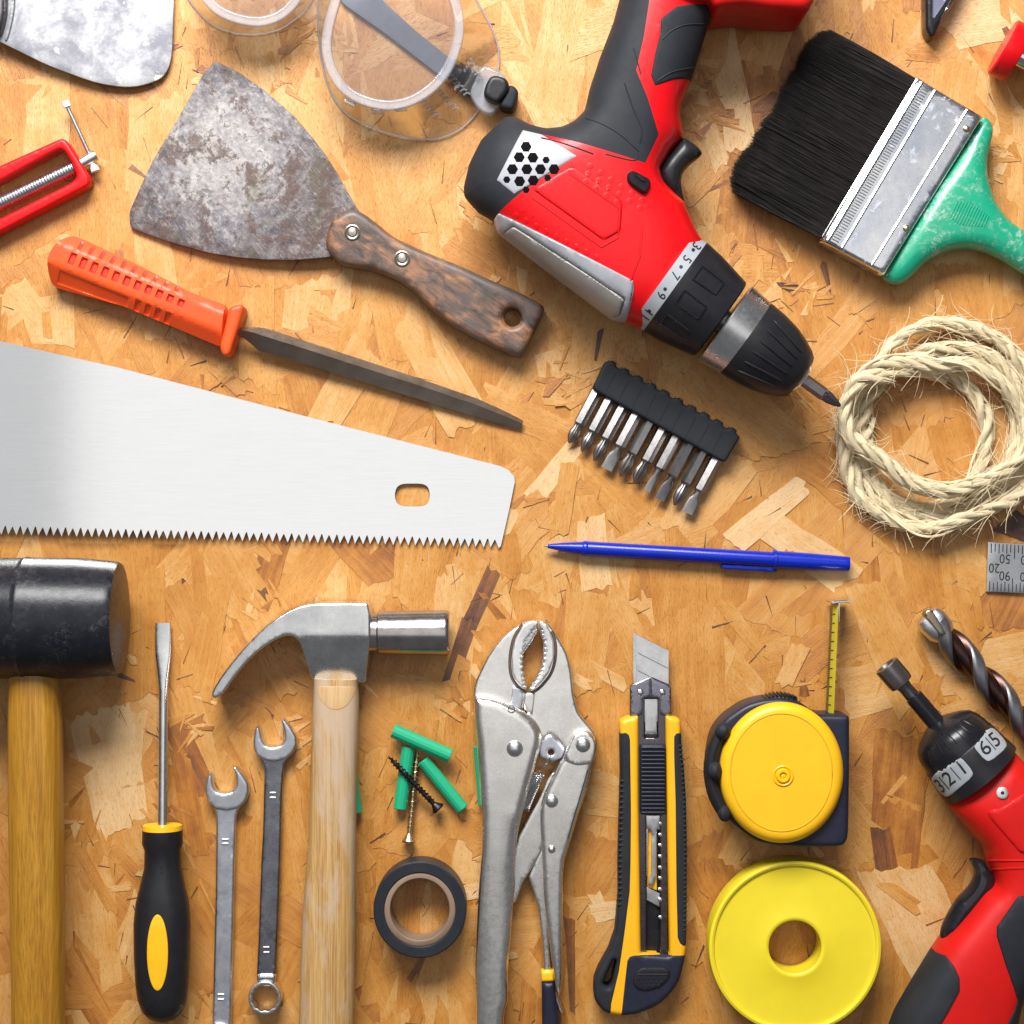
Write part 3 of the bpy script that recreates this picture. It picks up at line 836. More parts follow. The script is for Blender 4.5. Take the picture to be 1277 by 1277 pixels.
for i in range(3):
    x = (436, 470, 500)[i]; y = (128, 138, 137)[i]
    add('rim_clip', plate(bar((x - 7, y - [3, 0, 1][i]), (x + 7, y + [3, 1, -2][i]), 2.4), 48, 57, 1, g=4), M['clearring'], R)

# ------------------------------------------------------------------ cordless drill
R = root('cordless_drill', 'large red and black cordless drill with silver vent and black chuck at top centre', 'drill', 760, 230)
HO = rnd([(630, 146), (645, 147), (660, 156), (680, 162), (700, 160), (716, 152), (729, 139), (735, 112), (748, 72), (765, 28), (775, -10), (782, -90),
      (880, -90), (892, -20), (887, 20), (874, 62), (866, 88), (860, 106), (848, 134), (848, 150), (853, 170), (836, 190), (822, 214), (828, 230), (853, 252), (857, 264), (869, 291), (884, 312), (880, 350), (856, 390), (826, 414), (802, 412), (791, 405), (780, 402), (764, 400), (700, 352), (620, 291), (616, 276), (596, 265), (579, 246), (578, 234), (585, 205), (600, 175)], 2.5)
red_head = [(674, 176), (720, 188), (752, 198), (801, 213), (818, 177), (804, 133), (790, 100), (799.5, 58), (806, 16), (808, -100), (900, -100), (900, 0), (884, 13), (866, 85), (862, 103), (880, 140), (880, 180), (836, 190), (822, 214), (828, 228), (858, 240), (885, 300), (792, 420), (780, 402), (787, 357), (622, 271), (653, 246), (717, 205)]
hex_a = [(711, 217), (773, 260), (771, 296), (750, 308), (664, 246)]
grip2 = [(820, 37), (839.5, 21), (884, 13), (900, 10), (880, 85), (862, 103), (837, 109), (813, 118.5), (808, 106), (813, 80), (819.5, 53)]
vent = [(652, 170), (674, 176), (717, 205), (653, 244), (641, 250), (620, 233)]
ledge = [(620, 233), (626, 224), (657, 240), (653, 246), (641, 252)]
fin = [(622, 271.5), (787, 357), (787, 372), (780, 402), (764, 404), (700, 356), (616, 295), (616, 276)]
fin2 = [(640, 288), (776, 378), (771, 396), (760, 397), (700, 352), (625, 296)]
rear = [(735, 146), (748, 152), (770, 162), (790, 176), (803, 190), (812, 196), (801, 213), (752, 198), (720, 188), (706, 160)]
redslope = [(790, 305), (806, 300), (804, 322), (800, 352), (790, 398), (776, 330)]
parts = solid(HO, 12, 143, 62, regions=[(red_head, 0.01), (hex_a, 2.2), (grip2, 1.6), (vent, .8), (fin, 5), (fin2, 7)], g=5, both=True, puff=60, seam=2.4)
names = [('rubber_housing', 'rubber', None), ('red_housing', 'red', 'red plastic front housing and handle spine'), ('raised_panel', 'red', None), ('front_grip', 'rubber', None), ('vent_panel', 'silverpl', None), ('side_fin', 'silverpl', None), ('side_fin', 'silvergrey', None)]
DB = []
for p, (nm, m, lb) in zip(parts, names): DB.append(add(nm, p, M[m], R))
T = bvh(DB)
for hx, hy in ((656, 183), (647.5, 196), (664.5, 196.5), (639, 211), (657, 211), (674, 211), (691, 211), (648, 226), (665, 225), (681, 199.5), (656, 236.5), (632, 224), (683, 222)):
    rr = 7.0 if (hx, hy) not in ((681, 199.5), (656, 236.5), (632, 224), (683, 222)) else 4.6
    add('vent_hole_shade', patch(circ(hx, hy, rr, n=6, a0=math.radians(0)), T, .5, g=3, e=.4), M['hole'], DB[4])  # flat black hexagons painted on for the darkness inside the holes
for i in range(9):
    add('dimple', patch(circ(643 + i * 12.6, 269 + i * 6.5, 4.2, n=6), T, .55, g=3, e=.8), M['red'], DB[1])
for i in range(8):
    add('dimple', patch(circ(652 + i * 12.6, 262 + i * 6.5, 3.0, n=6), T, .45, g=3, e=.8), M['red'], DB[1])
for j in range(3):
    for i in range(6):
        x = 736 + i * 13 - j * 3; y = 207 + i * 8.5 + j * 10
        if j == 2 and i > 3: continue
        add('dimple', patch(circ(x, y, 4.2, n=6), T, .5, g=3, e=1.), M['red'], R)
for pl in ([(779, 104), (790, 136), (800, 160), (798, 178)], [(799, 92), (790, 60)], [(740, 192), (700, 178), (675, 172)], [(826, 49), (838, 38), (855, 31), (878, 30)], [(820, 101), (838, 90), (866, 84)], [(730, 147), (752, 155), (775, 169), (796, 188)], [(755, 192), (790, 200), (794, 192)]):
    c = catmull([(*q, 0) for q in pl], 8); P_ = []
    for q in c:
        h_, n_ = hit(T, q[0], q[1])
        if h_ is not None: P_.append(h_ + n_ * .1 * PXM)
    if len(P_) > 3: add('moulded_line', tubew(P_, .9, 5), M['rubber'], R)
for pl in ([(711, 217), (773, 260), (771, 296), (750, 308)], [(801, 280), (798, 320), (786, 350)], [(664, 246), (750, 308)]):
    P_ = []
    for q in resample(pl, 6, False):
        h_, n_ = hit(T, q[0], q[1])
        if h_ is not None: P_.append(h_ - n_ * .2 * PXM)
    add('moulded_line', tubew(P_, 1.3, 6), M['red'], R)
add('direction_switch', patch(rnd([(783, 214), (790, 213), (809, 224), (811, 230), (806, 241), (800, 242), (783, 229), (781, 222)], 2), T, 7, g=3, e=2.5), M['blackgloss'], R)
add('switch_ridge', patch(rnd([(789, 220), (795, 219), (804, 226), (801, 230)], 1.5), bvh([DB[1]]), 8.5, g=2, e=1), M['black'], R)
add('trigger', plate(rnd([(851, 171), (860, 176), (871, 184), (876, 190), (874, 195), (860, 206), (851, 216), (849, 226), (851, 240), (855, 254), (848, 255), (820, 232), (814, 216), (826, 200), (838, 186)], 2.5), 45, 104, 11, g=4, both=True, puff=18), M['black'], R)
add('battery', plate(rnd([(800, -140), (1030, -140), (1016, 0), (1009, 11), (1000, 14), (960, 12), (930, 7), (905, 9), (892, 12), (884, 0), (800, -10)], 4), 12, 142, 12, g=8, both=True), M['red2'], R)
ax = lambda t: (829 + .812 * t, 349 + .584 * t, 77)
tro = add('torque_ring', rod(ax(-2), ax(15.5), [(0, 66), (0, 67), (1, 67), (1, 62)], 64), M['ringgrey'], R)
cl = [(15.5, 60), (15.5, 67.5), (19, 67.5), (40, 65), (70, 59), (84, 56), (86, 53), (86, 20)]
clo = add('clutch_collar', loft([(*ax(t), r, r) for t, r in cl], 64), M['black'], R)
T2 = bvh([clo]); Tr = bvh([o for o in GEO if o.name.startswith('torque_ring')])
def on_ax(t, s): return (829 + .812 * t - .584 * s, 349 + .584 * t + .812 * s)
for s in (-31, 6, 40):
    w = 10 if s < 30 else 7
    for a, b in (((28, s - w), (62, s - w * .9)), ((28, s - w), (28, s + w)), ((62, s - w * .9), (62, s + w * .9)), ((28, s + w), (62, s + w * .9))):
        P_ = []
        for q in resample([on_ax(*a), on_ax(*b)], 4, False):
            h_, n_ = hit(T2, q[0], q[1])
            if h_ is not None: P_.append(h_)
        if len(P_) > 1: add('grip_ridge', tubew(P_, 1.4, 5), M['blackgloss'], clo)
for i, s in enumerate((-51, -43.5, -25, -9, 9, 25, 43, 54)):
    q = on_ax(7, s)
    if i % 2 == 0: V_ = patch(circ(q[0], q[1], 2.3, n=12), Tr, .5, g=2, e=.3)
    else: V_ = None
    if V_: add('ring_dot', V_, M['ink'], tro)
for ch, s in (('3', -57), ('5', -37), ('7', -12), ('9', 18), ('11', 48)):
    q = on_ax(7, s); add('ring_number', text(ch, q[0], q[1], 17, math.radians(180 + 54), Tr, th=.5, sx=.9, bold=.01), M['ink'], tro)
for ch, s in ():
    pass
add('spindle', rod(ax(80), ax(96), [(0, 16), (1, 16)], 24), M['darksteel'], R)
add('chuck_band', loft([(*ax(t), r, r) for t, r in [(91.5, 20), (91.5, 55.5), (93, 57), (124, 53.5), (125, 50), (125, 20)]], 56), M['steel'], R)
chuck = add('chuck', loft([(*ax(t), r, r) for t, r in [(124, 40), (124, 53), (128, 53.3), (150, 51.5), (170, 47.5), (186, 42), (200, 35.5), (207, 30), (209, 26), (209, 14)]], 56), M['black'], R)
T3 = bvh([chuck])
for s in (-38, -24, -8, 8, 24, 38):
    P_ = []
    for q in resample([on_ax(140, s), on_ax(192, s * .68)], 4, False):
        h_, n_ = hit(T3, q[0], q[1])
        if h_ is not None: P_.append(h_ - n_ * .6 * PXM)
    if len(P_) > 1: add('chuck_rib', tubew(P_, [.3] + [1.3] * (len(P_) - 2) + [.3], 6), M['black'], chuck)
add('chuck_mouth', rod(ax(206), ax(213), [(0, 24), (.6, 22), (1, 19), (1, 8)], 32), M['chrome'], R)
R = root('screwdriver_bit', 'dark hexagonal driver bit held in the big drill, its tip at the rope', 'bit', *ax(235)[:2], 70)
add('shank', rod(ax(205), ax(247), [(0, 8.5), (.92, 8.5), (1, 7)], 6), M['darksteel'], R, smooth=20)
cross = lambda a: (math.cos(a) * (.62 + .38 * abs(math.cos(2 * a)) ** 1.5), math.sin(a) * (.62 + .38 * abs(math.cos(2 * a)) ** 1.5))
add('tip', loft([(*ax(t), r, r) for t, r in [(246, 7.5), (252, 7.5), (262, 5), (269, 2.2), (270, .6)]], 24, cs=cross), M['darksteel'], R)

# ------------------------------------------------------------------ black tool tip, top edge
R = root('black_tool_tip', 'glossy black pointed tool tip poking in at the top edge near the brush', 'tool', 1172, 0)
V_ = solid(rnd([(1153, -90), (1230, -90), (1191, 0), (1172, 30), (1166, 45), (1160, 48), (1154, 36)], 2), 1, 30, 5, regions=[([(1162, -80), (1178, -80), (1180, 0), (1164, 24), (1161.5, 22)], -4), ([(1215, -60), (1184, 0), (1171, 27), (1176, 29), (1190, 0), (1222, -60)], 1.5)], g=4, seam=1.5)
add('jaw', V_[0], M['blackgloss'], R)
add('inner_face', V_[1], plastic('violet_grey_steel', (.14, .14, .2), .35), R); add('edge_bevel', V_[2], M['darksteel'], R)

# ------------------------------------------------------------------ red capped rod, top right
R = root('capped_rod', 'short red cap on a polished steel rod at the top right edge', 'clamp', 1265, 70)
add('cap', rod((1250, 58, 38), (1270, 69, 38), [(0, 30), (0, 35), (.1, 37), (.9, 37), (1, 35.5), (1, 32), (.8, 31), (.8, 4)], 56), M['red'], R)
add('rod', rod((1266, 67, 38), (1400, 140, 38), [(0, 13), (1, 13)], 32), M['chrome'], R)
# ------------------------------------------------------------------ wide paint brush
R = root('paint_brush', 'wide paint brush with black bristles, steel ferrule and green handle', 'paintbrush', 1120, 215)
ferr = rnd([(1144, 97), (1225, 146), (1163, 246), (1102, 343), (1023, 300), (1083, 198)], 1.2, 1)
u = np.array([81, 49.]) / math.hypot(81, 49); v = np.array([-.505, .863])   # u towards the handle, v across
fv = np.array([-121, 203.]); fv /= np.linalg.norm(fv)
M['ferrule'] = metal('tinned_ferrule', (.80, .80, .81), .20, c2=(.55, .58, .66), sc=.022, tarn=(.50, .52, .58), tarn_lo=.56, bump=.12)
fo = add('ferrule', plate(ferr, 4, 50, 5, g=7, both=True), M['ferrule'], R)
T = bvh([fo])
def line_on(T, a, b, r, nm, m, sink=.3, step=6, seg=8, par=None):
    P_ = []
    for q in resample([a, b], step, False):
        h_, n_ = hit(T, q[0], q[1])
        if h_ is not None: P_.append(h_ - n_ * sink * PXM)
    if len(P_) > 1: return add(nm, tubew(P_, r, seg), m, par or R)
line_on(T, (1149, 103), (1032, 300), 3.2, 'rolled_bead', M['steel'], par=fo)
line_on(T, (1143, 99), (1025, 296), 1.6, 'rolled_bead', M['steel'], par=fo)
line_on(T, (1166, 113), (1050, 309), 2.2, 'rolled_bead', M['steel'], par=fo)
line_on(T, (1206, 137), (1087, 331), 1.8, 'rolled_bead', M['steel'], par=fo)
V_ = []
for i in range(62):                                             # knurled strip between the beads
    t = i / 61; x = 1157 - 117 * t; y = 107.5 + 197 * t
    a, b = (x - 4.2, y - 3.6), (x + 4.2, y + .9); P_ = []
    for q in (a, b):
        h_, n_ = hit(T, *q)
        if h_ is not None: P_.append(h_)
    if len(P_) == 2: V_.append(tubew(P_, .8, 4))
add('knurled_strip', join(*V_), M['steel'], fo, kind='stuff')
for x, y in ((1205, 161), (1130, 285)):
    add('pin', dome(x, y, 4.4, 49, 52.5), M['brass'], fo)
hd = rnd([(1225, 144), (1236, 151), (1239, 163), (1234, 185), (1231, 203), (1232, 226), (1240, 252), (1256, 274), (1280, 290), (1330, 312), (1400, 340), (1390, 410), (1330, 366), (1277, 343), (1247, 324), (1225, 314), (1204, 310), (1180, 314), (1156, 326), (1140, 342), (1128, 353), (1116, 356), (1103, 351), (1098, 343), (1160, 240)], 4)
M['greenw'] = plastic('scuffed_green_paint', (.006, .30, .17), .34, (.008, .27, .15), bump=.1, dust=.75, coat=.25)
ho = add('handle', plate(hd, 3, 53, 17, g=5, both=True, puff=30), M['greenw'], R)
T = bvh([ho])
for i in range(13):                                             # raised lines of the moulded emblem
    t = i / 12; cx_, cy_ = 1190 + 40 * t, 263 + 15 * t + (0 if t < .5 else 0)
    h1 = 17 - 11 * abs(t - .35) * 1.3; a = (cx_ + h1 * .40, cy_ - h1 * .85 - 2); b = (cx_ - h1 * .40, cy_ + h1 * .85 - 2)
    line_on(T, a, b, .9, 'moulded_line', M['greenw'], 0, 4, 5, par=ho)
# bristles
core = rnd([(1143, 103), (1026, 294), (990, 270), (955, 246), (965, 200), (1000, 130), (1042, 72), (1062, 66)], 8)
M['bristle'] = plastic('black_bristle', (.011, .009, .009), .42, (.018, .014, .013), bump=.4, bsc=1., spec=.3)
add('bristle_core', plate(core, 8, 40, 14, g=8, both=True), M['bristle'], R)
rb = np.random.RandomState(4)
NH = 13000
base0 = np.array([1142.5, 98.5]); base1 = np.array([1023, 297.])
tip0 = np.array([1022, 34.]); tip1 = np.array([905, 232.])
t = rb.rand(NH); tt = np.clip(t + rb.normal(0, .016, NH), -.01, 1.01)
zb = 8 + 35 * rb.rand(NH); 
edge = 1 - np.clip(np.minimum(tt, 1 - tt) / .10, 0, 1)
clump = .035 * np.sin(t * 47 + 2 * np.sin(t * 19)) * rb.rand(NH)
ln = 1.03 - .05 * np.abs(rb.normal(0, 1, NH)) - .11 * edge ** 2 + clump
Bp = base0 + (base1 - base0) * t[:, None]
Tp = tip0 + (tip1 - tip0) * tt[:, None]
bow = np.sin(tt * math.pi)
Tp = Tp + (Bp - Tp) * .0
Tp = Tp + np.array([4., 0.]) * bow[:, None]
zt_ = 3 + (zb - 8) * (1 + .18 * rb.rand(NH)) 
zt_ = 4 + (zt_ - 4) * (1 - .3 * edge)
V_ = np.zeros((NH, 5, 3, 3)); k3 = [0, 2 * math.pi / 3, 4 * math.pi / 3]
wob = rb.normal(0, 1.3, (NH, 2))
for s in range(5):
    f = s / 4
    P2 = Bp + (Tp - Bp) * (ln * f)[:, None] + wob * math.sin(f * 2.4)
    z = zb + (zt_ - zb) * f + 3 * np.sin(f * math.pi) * rb.rand(NH) * .5
    rad = .62 * (1 - .75 * f ** 2)
    kk = (D - z) / D * PXM
    X = (P2[:, 0] - CX) * kk; Y = -(P2[:, 1] - CY) * kk; Z = z * PXM
    for j in range(3):
        a = k3[j]
        V_[:, s, j, 0] = X + math.cos(a) * rad * PXM * .5; V_[:, s, j, 1] = Y + math.cos(a) * rad * PXM * .85; V_[:, s, j, 2] = Z + math.sin(a) * rad * PXM
idx = np.arange(NH)[:, None] * 15; F_ = []
for s in range(4):
    for j in range(3):
        F_.append(np.concatenate([idx + s * 3 + j, idx + s * 3 + (j + 1) % 3, idx + (s + 1) * 3 + (j + 1) % 3, idx + (s + 1) * 3 + j], 1))
F_ = np.concatenate(F_)
me = bpy.data.meshes.new('bristles'); c = W[R]; V2 = V_.reshape(-1, 3) - np.array(c)
me.vertices.add(len(V2)); me.vertices.foreach_set('co', V2.ravel()); me.loops.add(len(F_) * 4); me.loops.foreach_set('vertex_index', F_.ravel().astype(np.int32))
me.polygons.add(len(F_)); me.polygons.foreach_set('loop_start', (np.arange(len(F_)) * 4).astype(np.int32)); me.update(calc_edges=True); me.materials.append(M['bristle'])
o = bpy.data.objects.new('bristles', me); COL.objects.link(o); o.parent = R; o['kind'] = 'stuff'

# ------------------------------------------------------------------ file with orange handle
R = root('metal_file', 'tapered dark steel file with ribbed orange-red plastic handle', 'file', 330, 405)
uu = np.array([.924, .382]); vv = np.array([-.382, .924]); o0 = np.array([74., 322.])
def st(x, y): q = np.array([x, y]) - o0; return q @ uu, q @ vv
def hz(x, y, d, z):
    s, t_ = st(x, y)
    up, lo = -17 + s * .010, 9 - s * .004        # the two ridge lines
    if t_ < up: return min(z, 40 - (up - t_) * .75)
    if t_ > lo: return min(z, 40 - (t_ - lo) * .75)
    return min(z, 40)
def pt(s, t_): return tuple(o0 + uu * s + vv * t_)
wins = []
for i in range(11):
    s = 12 + i * 14.6; tt_ = -13 + s * .012
    wins.append(([pt(s, tt_), pt(s + 8.5, tt_), pt(s + 8.5, tt_ + 15 - i * .55), pt(s, tt_ + 15 - i * .55)], -3.2))
for i in range(10):
    s = 16 + i * 14.6; tt_ = -19 + s * .010
    wins.append(([pt(s, tt_ - 12 + i * .6), pt(s + 5, tt_ - 12 + i * .6), pt(s + 5, tt_), pt(s, tt_)], -1.0))
for i in range(4):
    s = 108 + i * 13.5; tt_ = 11 - s * .004
    wins.append(([pt(s, tt_), pt(s + 8, tt_), pt(s + 8, tt_ + 14), pt(s, tt_ + 14)], -3))
wins.append(([pt(6, 13), pt(100, 12), pt(100, 25), pt(6, 30)], -1.5))
ho = rnd([(88, 292), (106, 299), (172, 330), (237, 364), (272, 377), (281, 380), (276, 433), (215, 407), (150, 380), (66, 357), (60, 350), (58.5, 322), (68, 304)], 4)
ps = solid(ho, 2, 44, 8, regions=wins, g=5, zf=hz, seam=1.6)
fho = add('handle', ps[0], M['orange'], R, smooth=25)
for i, p in enumerate(ps[1:]):
    if p[0]: add('recess', p, M['orangeshade'] if i < 21 else M['orange'], fho, smooth=25)
add('handle_flange', plate(rnd([(286, 383), (301, 379), (305, 384), (299, 404), (290, 432), (287, 443), (279, 445), (274, 434), (280, 410)], 3), 3, 43, 5, g=4), M['orange'], R)
M['filesteel'] = metal('file_steel', (.40, .36, .32), .40, ang=math.radians(-20 + 90), brush=.6, c2=(.27, .24, .21), bump=.5)
def fcs(a):
    return [(1, -.35), (-.28, 1), (-1, -.1), (.1, -1)][int(round(a / (math.pi / 2))) % 4]
fst = [(294, 413.5, 22, 5, 6), (306, 415, 22, 7, 8), (318, 419, 21.5, 11.5, 9.5), (326, 423, 21, 14.5, 10.5), (361, 433.5, 19.5, 14, 10.5), (437, 457.5, 16, 13.2, 10), (520, 484, 13, 12.5, 9), (590, 507, 9.5, 11.2, 7.5), (625, 520, 7.5, 8.8, 6), (645, 527.5, 6, 6.4, 4.5), (651, 530, 5.5, 5.2, 3.5)]
add('file_blade', loft(fst, 4, cs=fcs), M['filesteel'], R, smooth=15)

# ------------------------------------------------------------------ hand saw
R = root('hand_saw', 'wide brushed steel hand saw blade with pointed teeth and a slot near its tip', 'saw', 330, 580)
top = [(-140, 397), (0, 425.5), (150, 459), (400, 524), (623, 581), (634, 586), (641, 594), (642, 601), (634, 640), (624.5, 681)]
teeth = []
x = 622.0; i = 0
rr_ = random.Random(3)
while x > -140:
    yb = 682.5 + (x - 624) * .0265
    teeth += [(x, yb + .5), (x - 3.0, yb - 10.5), (x - 4.2, yb - 10.5)] if i % 2 else [(x, yb + 1.0), (x - 4.4, yb - 9.5), (x - 5.2, yb - 9.5)]
    x -= 8.6 if i % 2 else 10.2; i += 1
sawl = lambda x, y: max(0, (640 - x)) * .012
slot = rnd([(492.5, 610), (500, 603), (529, 603), (536, 610), (536, 625), (529, 631.6), (500, 631.6), (492.5, 625)], 4)
M['saw'] = metal('brushed_saw_steel', (.80, .80, .80), .16, ang=0.0, brush=.16, c2=(.79, .79, .79), bump=.03)
for l_ in list(M['saw'].node_tree.links):
    if l_.to_socket.name == 'Roughness': M['saw'].node_tree.links.remove(l_)
M['saw'].node_tree.nodes['Principled BSDF'].inputs['Roughness'].default_value = .09
M['saw'].node_tree.nodes['Principled BSDF'].inputs['Metallic'].default_value = .85
add('blade', plate(top + teeth, 1, 3.2, 0, g=12, holes=[slot], lift=sawl), M['saw'], R, smooth=20)
add('handle', plate(rnd([(-330, 380), (-135, 395), (-120, 470), (-130, 560), (-120, 655), (-330, 680)], 12), 2, 46, 10, g=14), M['yellow2'], R)

# ------------------------------------------------------------------ bits in a black holder
bx0, by0 = 743., 490.; sx_, sy_ = 16.65, 9.25
du = np.array([-.474, .8805]); pu = np.array([.8805, .474])
R = root('bit_holder', 'black plastic strip holding ten driver bits in a row', 'bit holder', 828, 512)
hp = [(738, 485), (754, 451)]
for i in range(10):
    c = np.array([bx0 + i * sx_, by0 + i * sy_]) - du * 44
    hp += [tuple(c - pu * 5 + du * 3), tuple(c - pu * 4.6 - du * .5), tuple(c + pu * 5.6 - du * .5), tuple(c + pu * 6 + du * 3)]
hp += [(923, 545), (904.5, 576), (899, 575), (820, 531)]
add('holder', plate(rnd(hp, 2), 2, 24, 3.5, g=5, nr=4), M['rubber'], R)
for i in range(9):
    c = np.array([bx0 + (i + .5) * sx_, by0 + (i + .5) * sy_])
    add('holder_groove', tube([(*(c - du * 34), 23.5), (*(c - du * 4), 23.5)], 1.2, 6), M['rubber'], R)
kinds = ['cross', 'cross', 'pozi', 'flat', 'cross', 'cross', 'narrow', 'flatdark', 'cross', 'flat']
lab = ['cross-head driver bit at the left end of the black holder', 'cross-head driver bit, second from the left end of the holder', 'star-cut driver bit, third from the left end of the holder',
       'wide flat-blade driver bit near the middle left of the holder', 'cross-head driver bit just right of the wide flat one in the left half', 'bright cross-head driver bit, sixth from the left in the holder',
       'narrow flat driver bit, fourth from the right end of the holder', 'dark broad flat driver bit, third from the right end of the holder', 'cross-head driver bit next to the right end of the holder', 'wide bright flat driver bit at the right end of the holder']
turn = [0, 0, 0, 0, .42, .05, .1, .5, .45, 0]
ends = [(709.6, 553), (727, 564), (743, 576), (761.5, 588), (776, 596), (793, 604), (807, 613), (824, 624), (842, 631), (863, 643)]
for i in range(10):
    b = np.array([bx0 + i * sx_, by0 + i * sy_]); z = 10
    e = np.array(ends[i]); L = (e - b) @ du
    s0 = 46 if kinds[i] in ('cross', 'pozi') else 46
    R = root('driver_bit', lab[i], 'driver bit', *(b + du * 30), 0, 'driver bits in the black holder')
    P = lambda t, z=z: (*(b + du * t), z)
    add('shank', loft([(*P(-45), 5.0, 5.0), (*P(-44), 6.0, 6.0), (*P(-38), 7.7, 7.7), (*P(s0 - 3), 7.7, 7.7), (*P(s0), 6.0, 6.0)], 6, phase=math.pi / 6 + .22 + turn[i]), M['bitsteel'], R, smooth=20)
    if kinds[i] in ('cross', 'pozi'):
        add('tip', loft([(*P(s0 - 1), 5.4, 5.4), (*P(s0 + 4), 5.2, 5.2), (*P(s0 + 10), 7.0, 7.0), (*P(L - 9), 6.4, 6.4), (*P(L - 1.5), 2.2, 2.2), (*P(L), .8, .8)], 24, cs=cross, phase=.3 * i), M['bitsteel'], R)
    else:
        w = {'flat': 7.8, 'narrow': 5.0, 'flatdark': 7.2}[kinds[i]]
        add('tip', loft([(*P(s0 - 1), 4.8, 4.8), (*P(s0 + 3), 4.4, 4.2), (*P(s0 + 8), w * .85, 3.6), (*P(s0 + 14), w, 2.2, 4), (*P(L), w * 1.02, 1.0, 6)], 24), M['bitsteel'] if kinds[i] != 'flatdark' else M['darksteel'], R)

# ------------------------------------------------------------------ blue pen
R = root('ballpoint_pen', 'blue plastic ballpoint pen with its cap on the back end', 'pen', 868, 692)
pa = lambda x: (x, 680.8 + (x - 677) * .0590, 10)
add('barrel', loft([(*pa(683), 2.2, 2.2), (*pa(684), 2.6, 2.6), (*pa(700), 5.3, 5.3), (*pa(727), 8.2, 8.2), (*pa(731), 9.0, 9.0), (*pa(970), 9.4, 9.4)], 32), M['blue'], R)
add('point', rod(pa(678.5), pa(685), [(0, .4), (.3, .9), (1, 1.5)], 12), M['darksteel'], R)
add('barrel_ring', rod(pa(726), pa(733), [(0, 8.3), (.3, 9.4), (.7, 9.5), (1, 9)], 32), M['blue'], R)
add('cap', loft([(*pa(963), 9, 9), (*pa(963.5), 12.2, 12.2), (*pa(968), 12.2, 12.2), (*pa(969), 11, 11), (*pa(1010), 10.6, 10.6), (*pa(1052), 9.2, 9.2), (*pa(1056), 9.2, 9.2), (*pa(1059), 8.8, 8.8), (*pa(1059), 7, 7), (*pa(1050), 6.6, 6.6)], 32), M['blue'], R)
add('clip', plate(rnd([(900, 703), (968, 706), (969, 713), (960, 712.6), (899, 709)], 1.5), 4, 12, 1.5, g=4), M['blue'], R)

# ------------------------------------------------------------------ coil of sisal rope
R = root('sisal_rope', 'coil of pale frayed sisal rope on the right side', 'rope', 1172, 535)
rp = [(1085, 520, 9), (1080, 570, 9), (1105, 620, 9), (1160, 642, 9), (1222, 622, 9), (1262, 566, 9), (1262, 500, 9), (1230, 452, 10), (1180, 440, 10), (1150, 455, 9), (1190, 468, 8), (1205, 482, 8), (1224, 510, 8), (1231, 540, 8), (1225, 574, 9), (1208, 604, 13), (1168, 634, 11), (1122, 626, 10), (1086, 598, 10), (1071, 556, 11), (1078, 506, 12), (1104, 468, 14), (1146, 443, 16), (1192, 433, 18), (1238, 447, 18), (1270, 485, 16), (1286, 540, 14), (1272, 592, 11), (1230, 632, 11), (1182, 653, 12), (1130, 646, 12), (1088, 622, 11), (1064, 585, 12), (1057, 540, 14), (1070, 494, 22), (1094, 458, 28), (1112, 428, 30), (1145, 409, 24), (1182, 403, 16), (1222, 412, 14), (1257, 434, 14), (1292, 482, 14), (1303, 545, 16), (1284, 604, 22), (1244, 630, 28), (1200, 647, 28), (1154, 660, 20), (1115, 650, 16), (1080, 628, 14), (1058, 596, 14), (1052, 552, 22), (1058, 505, 32), (1070, 474, 36), (1092, 458, 42),
      (1128, 452, 34), (1165, 456, 32), (1208, 455, 32), (1244, 472, 30), (1268, 502, 28), (1280, 548, 30), (1262, 580, 36), (1225, 600, 40), (1180, 612, 40), (1138, 602, 40), (1098, 572, 38), (1060, 545, 40), (1054, 515, 42), (1068, 480, 48), (1098, 470, 42), (1140, 462, 26), (1180, 474, 14)]
cp = catmull(rp, 18)
cw = [U(*p) for p in cp]; cl_ = [0]
for a, b in zip(cw, cw[1:]): cl_.append(cl_[-1] + (b - a).length / PXM)
Lr = cl_[-1]; nS = int(Lr / 3)
pos = []
for i in range(nS):
    s = Lr * i / (nS - 1); k = min(np.searchsorted(cl_, s, 'right') - 1, len(cw) - 2); f = (s - cl_[k]) / max(cl_[k + 1] - cl_[k], 1e-6)
    pos.append(cw[k].lerp(cw[k + 1], min(1, f)))
n = NT('sisal_fibre'); t = n.t
co = n.coords(0, (.006, 3.0, 1), uv=True); c2 = n.coords(0, (.02, .5, 1), uv=True)
f1 = n.noise(co, 1, 4, .7, .4); f2 = n.noise(c2, 1, 4, .6)
base = n.mix(n.ramp(f1, [(.32, 0.), (.62, 1.)]), (.55, .40, .20), (.86, .77, .56)); base = n.mix(n.math('MULTIPLY', n.ramp(f2, [(.4, 0.), (.62, 1.)]), .5), base, (.70, .57, .34))
n.set(base, .5, 0.); n.bump(f1, .8, 1.4); M['sisal'] = n.m
rr_ = random.Random(8)
ply_w = [[], [], []]
frames = []
prev = None
for i in range(nS):
    t_ = (pos[min(i + 1, nS - 1)] - pos[max(i - 1, 0)]).normalized()
    a = Vector((0, 0, 1)).cross(t_) if prev is None else prev - t_ * prev.dot(t_)
    a.normalize(); prev = a; frames.append((t_, a, t_.cross(a)))
